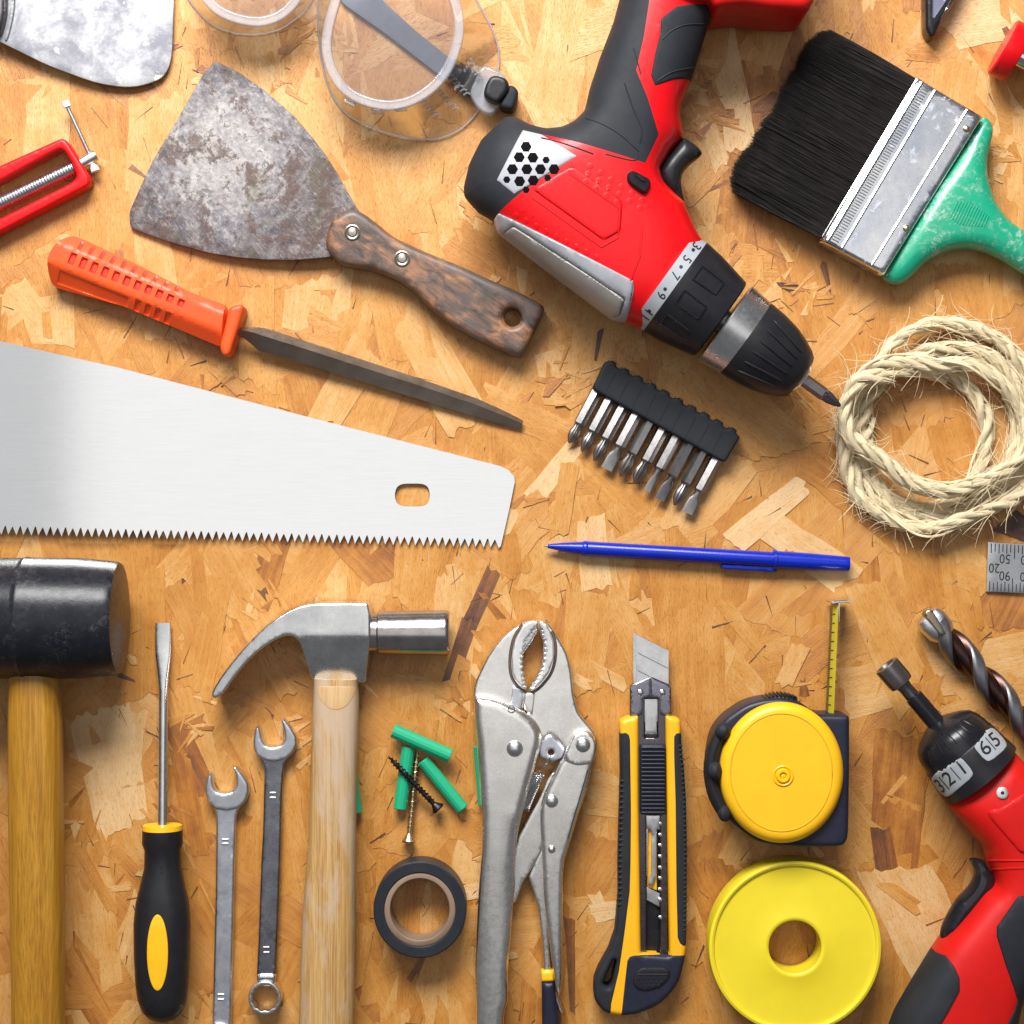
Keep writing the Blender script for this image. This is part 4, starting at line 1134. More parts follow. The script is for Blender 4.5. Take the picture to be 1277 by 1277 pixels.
for k in range(3):
    V_ = []; F_ = []; UV = []; seg = 14
    for i in range(nS):
        s = Lr * i / (nS - 1); loose = 1.05 + .34 * math.sin(s * .013 + k) + .22 * math.sin(s * .031 + 2 * k)
        ph = s * 2 * math.pi / 88 + 2 * math.pi * k / 3
        t_, a, b = frames[i]
        c = pos[i] + (a * math.cos(ph) + b * math.sin(ph)) * (4.3 * loose * PXM)
        rad = 4.7 * (1 + .09 * math.sin(s * .09 + 3 * k))
        if i < 6 or i > nS - 7: rad *= .75
        for j in range(seg):
            q = 2 * math.pi * j / seg
            ra = rad * (1 + .07 * math.sin(5 * q + s * .11) + .05 * math.sin(9 * q - s * .07))
            V_.append(c + (a * math.cos(q) + b * math.sin(q)) * ra * PXM); UV.append((s + 4 * q, (q * 6 + ph * 1.5) % 1000))
    for i in range(nS - 1):
        for j in range(seg): F_.append((i * seg + j, i * seg + (j + 1) % seg, (i + 1) * seg + (j + 1) % seg, (i + 1) * seg + j))
    add('rope_ply', (V_, F_), M['sisal'], R, smooth=80, uv=UV)
fib = []
for q_ in range(46):                                           # yarns that have worked loose from the lay
    a0 = rr_.randint(5, nS - 120); ln_ = rr_.randint(30, 110); ph0 = rr_.uniform(0, 6.3); off = rr_.uniform(6.0, 10.5); tw = rr_.choice([-1, 1]) * rr_.uniform(.004, .03)
    P_ = []
    for j in range(0, ln_, 2):
        k = min(a0 + j, nS - 1); t_, a, b = frames[k]; e_ = math.sin(math.pi * j / ln_); ph = ph0 + j * 3 * tw
        p_ = pos[k] + (a * math.cos(ph) + b * math.sin(ph)) * (4 + (off - 2) * e_) * PXM; p_.z = max(p_.z, 1.5 * PXM); P_.append(p_)
    m_ = len(P_); fib.append(tubew(P_, [rr_.uniform(1.1, 1.9) * max(.25, math.sin(math.pi * (i + .5) / m_)) ** .4 for i in range(m_)], 6, cap=False))
for i in range(1700):                                           # stray fibres
    k = rr_.randint(5, nS - 20); t_, a, b = frames[k]; q = rr_.uniform(0, 2 * math.pi)
    d = a * math.cos(q) + b * math.sin(q); p = pos[k] + d * 8.8 * PXM
    if i < 1350:
        L = rr_.uniform(18, 56); dirv = (t_ * rr_.choice([-1, 1]) + d * rr_.uniform(.02, .34)).normalized()
    else:
        L = rr_.uniform(10, 42); dirv = (t_ * rr_.uniform(-1, 1) + d * rr_.uniform(.3, 1.2)).normalized()
    cur = Vector((rr_.gauss(0, 1), rr_.gauss(0, 1), rr_.gauss(0, .4))) * .012
    P_ = [p - dirv * 2 * PXM]; m = 7
    for j in range(m):
        dirv = (dirv + cur * 8 + Vector((0, 0, -.05 if P_[-1].z > 6 * PXM else .12))).normalized(); P_.append(P_[-1] + dirv * L / m * PXM)
        if P_[-1].z < .8 * PXM: P_[-1].z = .8 * PXM
    r0 = rr_.uniform(.28, .55); fib.append(tubew(P_, [r0 * (1 - .6 * j / m) for j in range(m + 1)], 4, cap=False))
V_, F_ = join(*fib); add('loose_fibres', (V_, F_), M['sisal'], R, uv=[(i * .7, i * .013) for i in range(len(V_))], kind='stuff')

# ------------------------------------------------------------------ steel ruler
R = root('steel_ruler', 'end of a flat steel ruler with black numbers at the right edge', 'ruler', 1253, 708)
M['rulersteel'] = metal('satin_ruler_steel', (.60, .62, .64), .33, ang=0.0, brush=.12, bump=.05)
add('blade', plate([(1232, 676), (1400, 684.5), (1400, 746), (1230, 737.5)], .5, 3.6, .5, g=12), M['rulersteel'], R)
tk = []
for i in range(34):
    x = 1236.4 + i * 4.85; l = 11 if i % 2 == 0 else 9
    if i % 10 == 6: l = 17
    yt = 676.4 + (x - 1232) * .0506
    tk.append(plate(bar((x, yt + 1.2), (x - .3, yt + l + 2), .62), 3.5, 3.75, .02, g=20))
    x = 1234 + i * 4.75; l = 11 if i % 2 == 0 else 9
    if i % 10 in (6,): l = 16
    yt = 737.6 + (x - 1230) * .05
    tk.append(plate(bar((x, yt - 1.0), (x + .3, yt - l - 2), .55), 3.5, 3.75, .02, g=20))
add('scale_marks', join(*tk), M['ink'], R, kind='stuff')
for s, x, y in (('50', 1253.4, 696.5), ('40', 1280, 698), ('20', 1240, 708), ('90', 1253, 717.6), ('80', 1279, 719)):
    tx = text(s, x, y, 17, math.pi - math.radians(2.5), None, z=3.55, th=.35, sx=.85, bold=.01)
    if s == '20': tx = (lambda V, F: (V, [f for f in F if min(V[i].x for i in f) > U(1231.8, 700, 3.6).x]))(*tx)
    add('number', tx, M['ink'], R)
# ------------------------------------------------------------------ rubber mallet
R = root('rubber_mallet', 'black rubber mallet with a thick varnished wooden handle at the left edge', 'mallet', 60, 850)
M['malletrub'] = plastic('worn_black_rubber', (.008, .009, .014), .30, (.014, .015, .02), bump=.25, bsc=.25, dust=.08, spec=.25)
add('head', loft([(-130, 771, 78, 74, 74), (28, 771, 78, 75.5, 75.5), (31, 771, 78, 75.8, 75.8), (34, 771, 78, 77, 77), (37, 771, 78, 75.8, 75.8), (100, 771, 78, 75, 75), (138, 771, 78, 71.5, 71.5), (146, 771, 78, 70.5, 70.5), (149.5, 771, 78, 68.5, 68.5), (151, 771, 78, 60, 60), (153, 771, 78, 40, 40), (154, 771, 78, 15, 15)], 72), M['malletrub'], R)
M['varnish'] = wood('varnished_golden_wood', [(.30, (.30, .125, .008)), (.5, (.40, .185, .014)), (.7, (.46, .235, .026))], math.radians(90), .42, (.006, .16, .1), .2, coat=.12, streak=.5)
add('handle', loft([(42, 815, 78, 29, 29, 2.6), (42.5, 850, 78, 30, 29, 2.6), (44, 900, 77, 33, 31, 2.6), (45, 1000, 74, 33.5, 31, 2.6), (47, 1150, 68, 33, 30, 2.6), (48, 1277, 62, 32, 29, 2.6), (48, 1500, 52, 31, 28, 2.6)], 40), M['varnish'], R)

# ------------------------------------------------------------------ slotted screwdriver
R = root('slotted_screwdriver', 'flat-blade screwdriver with black handle, yellow collar and yellow oval', 'screwdriver', 203, 1060)
add('shaft', loft([(203.5, 777, 5, 9.5, 1.6, 5), (203.5, 800, 6, 9.8, 2.6, 5), (203.5, 818, 8, 9.6, 3.2, 4), (203.8, 845, 11, 6.5, 4.6, 3), (204, 862, 13, 5.8, 5.6), (203.4, 950, 24, 5.9, 5.9), (202.8, 1030, 35, 6.2, 6.2)], 28), M['steel'], R)
add('collar', rod((202.6, 1028.5, 35), (202.6, 1036, 35), [(0, 15), (.05, 24), (.95, 24.6), (1, 20)], 48), M['yellow'], R)
so = add('handle', loft([(202.6, 1034.5, 35, 20, 20), (202.6, 1035, 35, 25, 25), (202.6, 1052, 35, 25.3, 25), (202.8, 1060, 35, 22.5, 22.5), (203, 1082, 36, 23, 23), (202.6, 1105, 36, 28, 28, 2.2), (202.4, 1125, 36, 32.6, 31, 2.4), (202.2, 1150, 36, 34.8, 33, 2.5), (202, 1190, 36, 34.2, 32.6, 2.5), (202, 1225, 36, 32.6, 31.5, 2.3), (202.3, 1246, 36, 30.5, 30), (202.8, 1260, 36, 26, 26), (203, 1269, 36, 18, 18), (203.4, 1273.5, 36, 7, 7)], 48), M['black'], R)
add('oval_inlay', patch(circ(196.5, 1188, 13.2, 47.5, n=48), bvh([so]), 1.2, g=4, e=1.2), M['yellow'], R)
add('handle_slot', patch(rnd(bar((201.5, 1079), (201.5, 1090), 1.6), 1), bvh([so]), .6, g=2, e=.4), M['blackgloss'], R)

# ------------------------------------------------------------------ spanners
def spanner(label, m, jaw, shank, marks, ring=None, hi=None):
    global R
    R = root('spanner', label, 'wrench', shank[0][0], (shank[0][1] + shank[-1][1]) / 2, 0, 'combination wrenches side by side')
    add('shank', plate(rnd(shank, 2.5), 3, 12, 3, g=5), m, R)
    add('jaw', plate(rnd(jaw, 1.6), 1.5, 17, 3.0, g=3.5), M['dullsteel2'], R)
    for x, y in marks: add('raised_mark', plate(rnd(bar((x - 4.6, y), (x + 4.6, y), 1.3), 1), 11, 13.4, .9, g=3), M['chrome'], R)
    if ring:
        x, y, ro, ri = ring
        star = [(x + (ri + (.7 if k % 2 else -.5)) * math.cos(k * math.pi / 12), y + (ri + (.7 if k % 2 else -.5)) * math.sin(k * math.pi / 12)) for k in range(24)]
        add('ring', plate(circ(x, y, ro, ro * 1.02, 56), 1, 22, 1.2, g=3, holes=[star]), M['steel'], R)
        add('ring_neck', plate(rnd([(320.5, 1214), (343.8, 1214), (344, 1222), (341, 1230), (324, 1230), (320, 1223)], 2), 4, 16, 3, g=3), M['chrome'], R)
M['dullsteel2'] = metal('satin_chrome_jaw', (.66, .68, .72), .32, sc=.1, c2=(.55, .57, .61), bump=.35)
M['shankdark'] = metal('dark_chrome_shank', (.34, .34, .38), .28, sc=.04, c2=(.20, .20, .23), bump=.25)
spanner('left wrench, open-ended, matt grey steel, its lower end off the bottom edge', M['dullsteel'],
        [(262, 962), (265, 968), (266, 980), (270, 987), (279, 989.5), (290, 987), (295, 980), (294.5, 968), (291, 957), (293, 955), (302.6, 966), (309.7, 977), (310.5, 989), (306, 1000), (298, 1008), (284, 1011.5), (268, 1009), (260, 1001), (256, 990), (256, 980), (258, 970)],
        [(262, 1000), (304, 1000), (297, 1010), (294.5, 1022), (294, 1037), (292.5, 1080), (291, 1150), (289, 1235), (288, 1277), (286, 1420), (262, 1420), (265, 1277), (267, 1190), (269, 1114), (269.5, 1060), (269.8, 1018), (267, 1009)],
        [(280.7, 1047), (280.7, 1052.6), (275.2, 1240.5), (275.2, 1246.6)])
spanner('right wrench with open jaw on top and shiny closed ring at its lower end', M['shankdark'],
        [(321.4, 904), (324.6, 910), (327, 922), (331, 929.5), (340, 932), (351, 929), (355.5, 922), (354, 910), (350.5, 897.5), (354, 896), (363.7, 908), (370, 920), (370.3, 929), (365, 940), (356, 947), (342, 950.5), (330, 948.5), (320, 942.6), (316, 932), (316, 922), (318, 910)],
        [(321, 941), (365, 941), (357, 951), (354, 961), (352, 990), (349.6, 1080), (347, 1150), (344, 1219), (320, 1219), (322.7, 1166), (325.6, 1080), (328, 1036), (330, 961), (327, 951)],
        [(340, 989), (340, 995), (332, 1181.6), (332, 1188)], (330.2, 1244.5, 20.6, 16.2))
add('ring_end', plate(circ(272, 1300, 24, n=48), 1, 20, 3, g=4, holes=[circ(272, 1300, 16)]), M['chrome'], [o for o in COL.objects if o.name == 'spanner'][0])

# ------------------------------------------------------------------ claw hammer
R = root('claw_hammer', 'claw hammer with polished steel head and pale worn wooden handle', 'hammer', 420, 900)
cl = rnd([(269, 871.6), (264.5, 870), (263.5, 866), (266, 859), (276, 843), (288, 827), (302, 810), (318, 793.5), (332, 780), (348, 769), (361, 761), (375, 755.5), (387, 753), (400, 752), (430, 751.8), (459, 752), (462, 767), (461.7, 795), (458, 825), (454, 853), (420, 853.5), (390, 853), (385, 843), (380, 822), (375, 803), (370, 796), (364, 793), (357, 792.5), (345, 797), (332, 805), (320, 814), (309, 825), (299, 836), (290, 848), (283, 858), (277, 866)], 2)
def hz2(x, y, d, z):
    k = 60 - max(0, y - 794) * .34 * min(1, max(0, (x - 360) / 22)) - max(0, 345 - x) * .05
    e = 60 - z
    return k - e
M['hammer'] = metal('brushed_hammer_steel', (.80, .80, .79), .25, ang=math.radians(90), brush=.22, c2=(.62, .62, .62), bump=.22, pit=.15)
add('claw_head', plate(cl, 6, 60, 2.6, g=5, zf=hz2), M['hammer'], R)
M['poll'] = metal('scuffed_poll_steel', (.48, .45, .44), .20, sc=.05, c2=(.38, .34, .33), bump=.15, pit=.5)
add('neck', rod((458, 789, 33), (472, 789, 33), [(0, 26), (.4, 23.5), (1, 24)], 48), M['poll'], R)
add('striking_face', rod((470, 789, 33), (560, 789, 33), [(0, 23), (.03, 26.5), (.1, 27), (.93, 28.3), (.965, 28.3), (1, 26.5), (1, 20)], 56), M['poll'], R)
M['ash'] = wood('worn_ash_wood', [(.28, (.36, .18, .045)), (.48, (.50, .29, .10)), (.70, (.58, .37, .155))], math.radians(90), .6, (.008, .26, .1), .35, worn=((.47, .35, .25), .47), streak=.6)
ho = add('handle', loft([(419, 846, 33, 27, 24, 3), (419.5, 870, 33, 28.3, 25, 2.8), (418.5, 900, 33, 28.8, 25, 2.7), (416, 980, 33, 29, 25, 2.7), (414.5, 1050, 32, 29.3, 25, 2.7), (412, 1100, 32, 31.5, 26, 2.7), (410.5, 1150, 32, 33.5, 26, 2.7), (409, 1210, 32, 34, 27, 2.7), (407.5, 1277, 32, 34, 27, 2.7), (406, 1480, 32, 33, 27, 2.7)], 44), M['ash'], R)
add('shoulder_cut', patch(rnd([(394, 856), (445, 856), (441, 868), (433, 880), (421, 886), (409, 883), (399, 872)], 3), bvh([ho]), .4, g=4, e=.6), wood('bare_ash_wood', [(.3, (.50, .30, .13)), (.6, (.58, .38, .19))], math.radians(90), .6, streak=.3), R)

# ------------------------------------------------------------------ wall plugs and screws
def plug(a, b, z, label, r=8.5):
    d = np.array([b[0] - a[0], b[1] - a[1]], float); L = np.linalg.norm(d); d /= L
    P = lambda t: (a[0] + d[0] * t, a[1] + d[1] * t, z)
    V_, F_ = loft([(*P(9), 3.5, 3.5), (*P(0), 3.5, 3.5), (*P(0), r - .8, r - .8), (*P(1), r, r), (*P(L - 1), r, r), (*P(L), r - .8, r - .8), (*P(L), 3.5, 3.5), (*P(L - 9), 3.5, 3.5)], 14, phase=.2)
    return add('wall_plug', (V_, F_), M['green'], None, smooth=12, label=label, cat='wall plug', group='green plastic wall plugs')
plug((490, 911), (562, 943), 17, 'green wall plug lying across the tops of the other plugs', 8.8)
plug((509.5, 931.5), (499, 1009), 9, 'upright green wall plug with the black screw lying across it')
plug((527.5, 948), (577, 1009), 9, 'slanting green wall plug to the right of the black screw')
plug((435, 940), (443.5, 1014), 9, 'green wall plug mostly hidden under the hammer handle')
plug((598.5, 930), (604.8, 1004), 9, 'green wall plug mostly hidden under the locking pliers')
def screw(head, tip, zh, zt_, m, r, hr, label, pitch):
    global R
    R = root('screw', label, 'screw', *head, 0, 'two wood screws among the plugs')
    d = np.array([tip[0] - head[0], tip[1] - head[1]], float); L = np.linalg.norm(d)
    P = lambda t: (head[0] + d[0] * t, head[1] + d[1] * t, zh + (zt_ - zh) * t)
    add('head', loft([(*P(-.005), hr * .55, hr * .55), (*P(0), hr * .95, hr * .95), (*P(.02), hr, hr), (*P(.045), hr * .75, hr * .75), (*P(.10), r * 1.1, r * 1.1)], 24), m, R)
    add('core', loft([(*P(.08), r, r), (*P(.86), r * .85, r * .85), (*P(1), .3, .3)], 16), m, R)
    A, B = U(*P(.14)), U(*P(.99)); ax_ = (B - A).normalized(); a = ax_.cross(Vector((0, 0, 1))).normalized(); b = ax_.cross(a); P_ = []; turns = L * .85 / pitch; nn = int(turns * 14)
    for i in range(nn):
        t_ = i / (nn - 1); w = r * (1.25 if t_ < .85 else 1.25 * (1 - t_) / .15 + .2); q = turns * 2 * math.pi * t_
        P_.append(A.lerp(B, t_) + (a * math.cos(q) + b * math.sin(q)) * w * PXM)
    add('thread', tubew(P_, .75, 4), m, R)
screw((509.4, 1051), (520.5, 936), 9, 5, M['brass'], 3.0, 8.5, 'brass-coloured screw standing upright beside the green plug, head at its lower end', 6.2)
screw((547, 1009), (484, 943), 13, 22, M['blackscrew'], 3.1, 8.5, 'black screw lying slantwise across the upright green plug', 5.2)

# ------------------------------------------------------------------ rolls of tape
R = root('electrical_tape', 'roll of black electrical tape on a brown core', 'tape', 523, 1135)
M['tapeb'] = plastic('black_tape_edge', (.013, .016, .022), .45, (.019, .022, .029), bump=.3, bsc=1.5, spec=.35)
c0 = (523.5, 1134.5)
add('tape', vlathe(*c0, [(44.5, 42), (45.5, 43), (56.5, 43), (58, 41.5), (58, 2), (57, 1), (44.5, 1)], 96, ry=1.04), M['tapeb'], R)
for r_ in (48, 50.5, 53, 55): add('tape_edge', vlathe(*c0, [(r_, 42.9), (r_ + .35, 43.35), (r_ + .7, 42.9)], 96, zr=42, ry=1.04), M['tapeb'], R)
add('core', vlathe(*c0, [(37, 40.5), (38, 41.5), (43, 41.5), (44.4, 40.5), (44.4, 1), (37, 1)], 96, zr=42, ry=1.04), plastic('brown_cardboard', (.25, .165, .115), .6, (.20, .13, .09), bump=.3), R)
R = root('yellow_tape_roll', 'large round lemon yellow tape case with a hole at the bottom right', 'tape case', 991, 1180)
add('case', vlathe(991.5, 1181, [(107.8, 45), (107, 48), (104, 49), (101.5, 48), (100.5, 45.5), (97, 45.2), (60, 46), (40, 47.5), (38, 48), (35, 48), (33, 46.5), (33, 3), (35, 1), (104, 1), (107, 3)], 128, zr=47), M['lemon'], R)

# ------------------------------------------------------------------ locking pliers
R = root('locking_pliers', 'nickel-plated locking pliers with toothed jaws, spring and release lever', 'pliers', 660, 1000)
NK = M['nickel']
ljaw = rnd([(590, 870), (591, 860), (594, 848), (598, 839), (603, 829), (608, 819), (616, 807), (625, 796.5), (632, 790), (640, 784), (653, 776), (664, 773.5), (671, 775), (671, 788), (664, 800), (652, 816), (651.5, 840), (656, 857), (656.5, 868), (653, 881), (651, 890), (650, 930), (600, 930)], 1.5, 1)
add('jaw_plate', plate(ljaw, 6, 24, 3, g=5), NK, R)
rjaw = rnd([(673.5, 775), (683, 777), (689, 783), (694, 791), (703, 806.5), (707, 815), (710, 825), (712.5, 838), (714, 852), (715, 864), (717, 873), (721, 888), (727, 896), (734, 904), (742, 914), (745, 926), (735, 945), (712, 942), (704, 935), (692, 920), (686, 917), (678, 922), (672, 935), (655, 920), (657, 890), (659, 870), (660, 857), (668, 845), (675, 830), (677, 812), (677, 800), (673, 790)], 1.5, 1)
add('jaw_plate', plate(rjaw, 6, 24, 3, g=5), NK, R)
def teeth_line(a, b, n, amp, side):
    out = []
    for i in range(n + 1):
        t_ = i / n; q = catq(a, t_); out.append((q[0], q[1]))
        if i < n: q2 = catq(a, (i + .5) / n); out.append((q2[0] + amp * side, q2[1]))
    return out
def catq(P, t_):
    c = catmull(P, 12); return c[min(int(t_ * (len(c) - 1)), len(c) - 1)]
lt = teeth_line([(671, 781), (664, 790), (657.5, 800), (653.5, 816), (653.3, 830), (655, 846), (657, 856)], None, 13, 3.4, -1)
lip = [(664, 774), (671, 775), (671, 780)] + lt[1:] + [(656.5, 859), (650.5, 857), (643, 849), (639, 838), (638, 818), (642, 798), (648, 787), (653.5, 777.5)]
add('jaw_lip', plate(lip, 10, 33, 1.6, g=3), M['lipsteel'], R)
rt = teeth_line([(661, 857), (667, 848), (673, 836), (676.5, 821), (677.5, 806), (675, 793), (672.5, 783)], None, 14, 3.4, 1)
lip = rt + [(672.5, 774), (680, 776), (686, 787), (690.5, 802), (690.5, 821), (684.5, 838), (676, 850), (667, 858), (661, 860)]
add('jaw_lip', plate(lip, 10, 33, 1.6, g=3), M['lipsteel'], R)
add('jaw_groove_shade', tube(catmull([(652, 778, 24), (645, 788, 24), (639.5, 800, 24), (636, 820, 24), (637, 840, 24), (643, 853, 24), (652, 861, 24), (660, 864, 24), (670, 860, 24), (680, 850, 24), (688, 838, 24), (692.5, 821, 24), (692.5, 802, 24), (688, 787, 24)], 5), 1.9, 6), metal('groove_shade_brown', (.20, .15, .12), .5, bump=.2), R)  # brown tube along the lips: shade of a carved groove put in as colour
add('jaw_slide', plate([(640, 855), (652, 862), (651, 885), (636, 880)], 20, 27, 1.2, g=4), M['dullsteel'], R)
add('jaw_slide', plate([(655, 864), (667, 864), (664, 892), (653, 884)], 20, 27, 1.2, g=4), NK, R)
ch = rnd([(590.5, 868), (601, 868), (612, 869.5), (622, 872), (632, 876), (642, 881), (651, 886), (659, 891.5), (665, 896), (670, 902), (674.5, 910), (676, 920), (674, 932), (670, 946), (663, 972), (658, 990), (653, 1009), (648.5, 1026), (646, 1037), (643.5, 1057), (642.5, 1085), (642.3, 1106), (640, 1124), (637, 1167), (634, 1205), (633, 1217), (634, 1236), (633, 1249), (629, 1262), (628, 1277), (626, 1420), (588, 1420), (594, 1290), (593.5, 1250), (592.5, 1210), (595.5, 1139), (597, 1110), (600, 1060), (600.5, 1020), (598, 972), (595, 930), (591, 900)], 2.5)
def chz(x, y, d, z):
    t_ = min(1, max(0, (y - 1015) / 70))                      # flat cheek above, rolled tube below
    cx_ = 618; w = 24; rz = 46 - 12 + 12 * math.sqrt(max(0, 1 - ((x - cx_) / (w + 3)) ** 2)) - .0
    return z * (1 - t_) + min(z, rz) * t_
add('upper_handle', plate(ch, 4, 46, 11, g=4, zf=chz, nr=5), NK, R)
add('rivet', dome(642, 933.5, 10.3, 45, 52), M['steel'], R)
add('pivot_notch', vlathe(637.5, 884, [(4.4, 44), (4.6, 46.6), (3.8, 46.6), (3.6, 44)], 24), M['darksteel'], R)
add('centre_link', plate(rnd([(692, 960), (698, 975), (690, 1030), (674, 1064), (657, 1093), (652, 1100), (643, 1126), (634, 1126), (636, 1090), (646, 1045), (660, 1018), (674, 992), (682, 972)], 2), 10, 22, 2, g=5), NK, R)
add('spring_plate', plate(rnd([(676, 924), (682, 917), (689, 917), (705, 935), (701, 945), (690, 950), (674, 945), (672, 934)], 2), 12, 26, 2, g=4, holes=[circ(687, 938, 3.8, n=20)]), M['dullsteel'], R)
rel = rnd([(672, 1062), (684, 1045), (700, 1060), (684, 1110), (684, 1166), (687, 1211), (690, 1230), (697, 1246), (702, 1262), (699, 1264), (692, 1248), (682, 1226), (678.5, 1211), (677, 1181), (671.5, 1132), (664.6, 1111), (659, 1093)], 1.5)
add('release_lever', plate(rel, 8, 20, 2.5, g=4), NK, R)
lv = rnd([(727, 911), (736, 913), (743, 920), (745, 932), (742, 944), (738, 957), (731, 986), (726, 1002), (721, 1015), (716, 1033), (711, 1050), (704, 1071), (702, 1090), (701.5, 1130), (701, 1167), (701, 1205), (700, 1226), (698, 1243), (694, 1238), (691, 1217), (687, 1190), (684, 1167), (679, 1125), (678, 1110), (676, 1064), (675, 1050), (673.8, 1028), (674, 1006), (679, 990), (691, 965), (697, 952), (703, 945), (708, 930), (715, 916)], 2.5)
def lz(x, y, d, z): return z - max(0, 952 - y) * .0
add('lower_handle', plate(lv, 6, 42, 6, g=4, lift=None, nr=4), NK, R)
add('handle_step', plate(rnd([(726, 911.5), (737, 914), (744, 926), (742, 942), (738, 953), (718, 955), (702, 948), (709, 930), (715, 917)], 3), 38, 45, 3, g=4), NK, R)
T = bvh([o for o in GEO if o.name.startswith('lower_handle')])
line_on(T, (733, 960), (708, 1046), .8, 'pressed_line', M['darksteel'], .1, 6, 5)
for x, y, r_, z in ((727, 929, 9.3, 44), (688, 999, 8.2, 41), (688, 1059, 5, 41)): add('rivet', dome(x, y, r_, z, z + 5.5), M['steel'], R)
sp = []; 
for i in range(17 * 14):
    t_ = i / (17 * 14 - 1); x = 671.5 - 17 * t_; y = 965 + 44 * t_; q = t_ * 17 * 2 * math.pi; w = 7.2 - 2.2 * t_
    sp.append((x + .93 * w * math.cos(q), y + .36 * w * math.cos(q), 24 + w * math.sin(q)))
add('spring', tube([(687, 940, 24), (686, 945, 28), (680, 953, 27), (672.5, 961, 26)] + sp, 1.3, 6), M['chrome'], R)
add('lever_band', plate(rnd(bar((682.6, 1210.5), (683.2, 1224), 7.8), 1), 10, 26, 3, g=3), M['yellow'], R)
add('lever_grip', plate(rnd([(675.5, 1223.5), (691, 1223.5), (694, 1245), (698, 1277), (704, 1420), (676, 1420), (676, 1277)], 1.5), 8, 28, 7, g=4), M['navy'], R)

# ------------------------------------------------------------------ utility knife
R = root('utility_knife', 'yellow and black snap-off utility knife with its blade out', 'knife', 812, 1050)
add('cutting_blade', plate([(789.8, 789), (834, 811.5), (834, 900), (790, 900)], 14, 16.2, .3, g=12), M['bladest'] if 'bladest' in M else metal('blade_steel', (.72, .72, .73), .24, ang=math.radians(90), brush=.08, bump=.04), R)
add('honed_edge', plate([(789.8, 789), (793.6, 791), (793.6, 900), (790, 900)], 14.4, 16.6, .2, g=12), M['steel'], R)
for y in (814, 836, 858): add('snap_line', plate(bar((795, y), (833, y + 19.5), .45), 16, 16.35, .02, g=20), M['darksteel'], R)
T0 = rnd([(785.6, 857), (788, 853.5), (809, 844.5), (813, 844.5), (835.5, 854), (837, 858), (837, 900), (832, 1192), (796, 1192), (786, 900)], 1, 1)
dark = metal('dark_chrome_rail', (.16, .14, .15), .25, bump=.1)
add('blade_rail', plate(T0, 9, 20.5, 1.4, g=5, holes=[[(804, 872), (820, 872), (820, 920), (804, 920)], [(806, 1016), (823, 1016), (823, 1188), (806, 1188)]]), dark, R)
add('nose_cover', plate(rnd([(786.5, 856), (809, 845.5), (810.8, 845.5), (810.8, 869), (801, 871), (801, 892), (787, 893)], 1, 1), 19.5, 22, 1.0, g=4), metal('smoked_chrome', (.30, .30, .36), .18, bump=.3), R)
add('nose_cover', plate(rnd([(812.2, 845.5), (836, 856), (836.5, 893), (823, 892), (823, 871), (812.2, 869)], 1, 1), 19.5, 22, 1.0, g=4), metal('smoked_chrome', (.30, .30, .36), .18, bump=.3), R)
for x in (798.6, 826): add('nose_dimple', dome(x, 863.5, 4.6, 21, 23.4), M['chrome'], R)
add('inner_blade', plate([(801, 868), (822.5, 868), (822.5, 892), (819, 895), (819, 916), (804.5, 916), (804.5, 893), (801, 890)], 15, 17.5, .4, g=6), M['steel'], R)
add('slider_nose', plate([(805, 915), (820, 915), (820, 922), (805, 922)], 15, 20, .6, g=5), M['blackgloss'], R)
full = rnd([(773, 899), (782, 894.5), (794, 893), (796, 893.5), (796.4, 1000), (799, 1188.5), (835, 1191), (831.5, 1000), (830, 894), (832, 892.5), (842, 894.5), (848, 897), (849, 906), (850, 935), (853, 960), (855.3, 998), (856.5, 1061), (856, 1127), (855.5, 1177), (854, 1194), (848, 1219), (842, 1231), (834, 1241), (824, 1250), (813, 1256.5), (792, 1264.5), (773, 1266), (760.5, 1264), (752, 1260), (746.6, 1254), (741.5, 1246), (740.3, 1238), (741, 1222), (746.6, 1208), (759, 1186), (767.4, 1162), (771.4, 1114), (771, 1076), (772.5, 1014), (774, 967), (773.5, 930)], 1.6)
lr = [(760, 914), (775, 914), (780, 913), (784, 916), (785.4, 922), (786.6, 1014), (786, 1076), (785, 1110), (778.5, 1162), (771.6, 1210), (762, 1250), (760, 1280), (720, 1280), (720, 1200), (760, 1100)]
rr2 = [(870, 918), (846, 914), (843, 914), (840.2, 918), (840.2, 940), (842, 1000), (843, 1100), (844.6, 1168), (847.5, 1175), (851, 1178), (870, 1179)]
capp = [(799, 1190), (790, 1190.4), (785, 1192), (782, 1197), (778, 1233), (773.6, 1275), (870, 1275), (870, 1190.5)]
lany = rnd([(752, 1226), (758, 1231.5), (763, 1226), (768.5, 1200), (767, 1196), (764, 1198)], 1.5)
ps = solid(full, 2, 34, 6, holes=[lany], regions=[(lr, .6), (rr2, .6), (capp, 1.2)], g=4.5, seam=1.4, nr=4)
add('yellow_body', ps[0], M['yellow2'], R); g1 = add('rubber_grip', ps[1], M['rubber'], R); g2 = add('rubber_grip', ps[2], M['rubber'], R); cpo = add('end_cap', ps[3], M['navy'], R)
for i in range(24):
    y = 974 + i * 6.7; t_ = (y - 974) / 150
    xl = np.interp(y, [967, 1014, 1076, 1114, 1150], [774.5, 773, 771.6, 771.8, 768.5])
    add('grip_ridge', plate(rnd(bar((xl - .8, y), (xl + 7, y), 1.7), 1), 8, 34.6, 1.2, g=4), M['rubber'], g1)
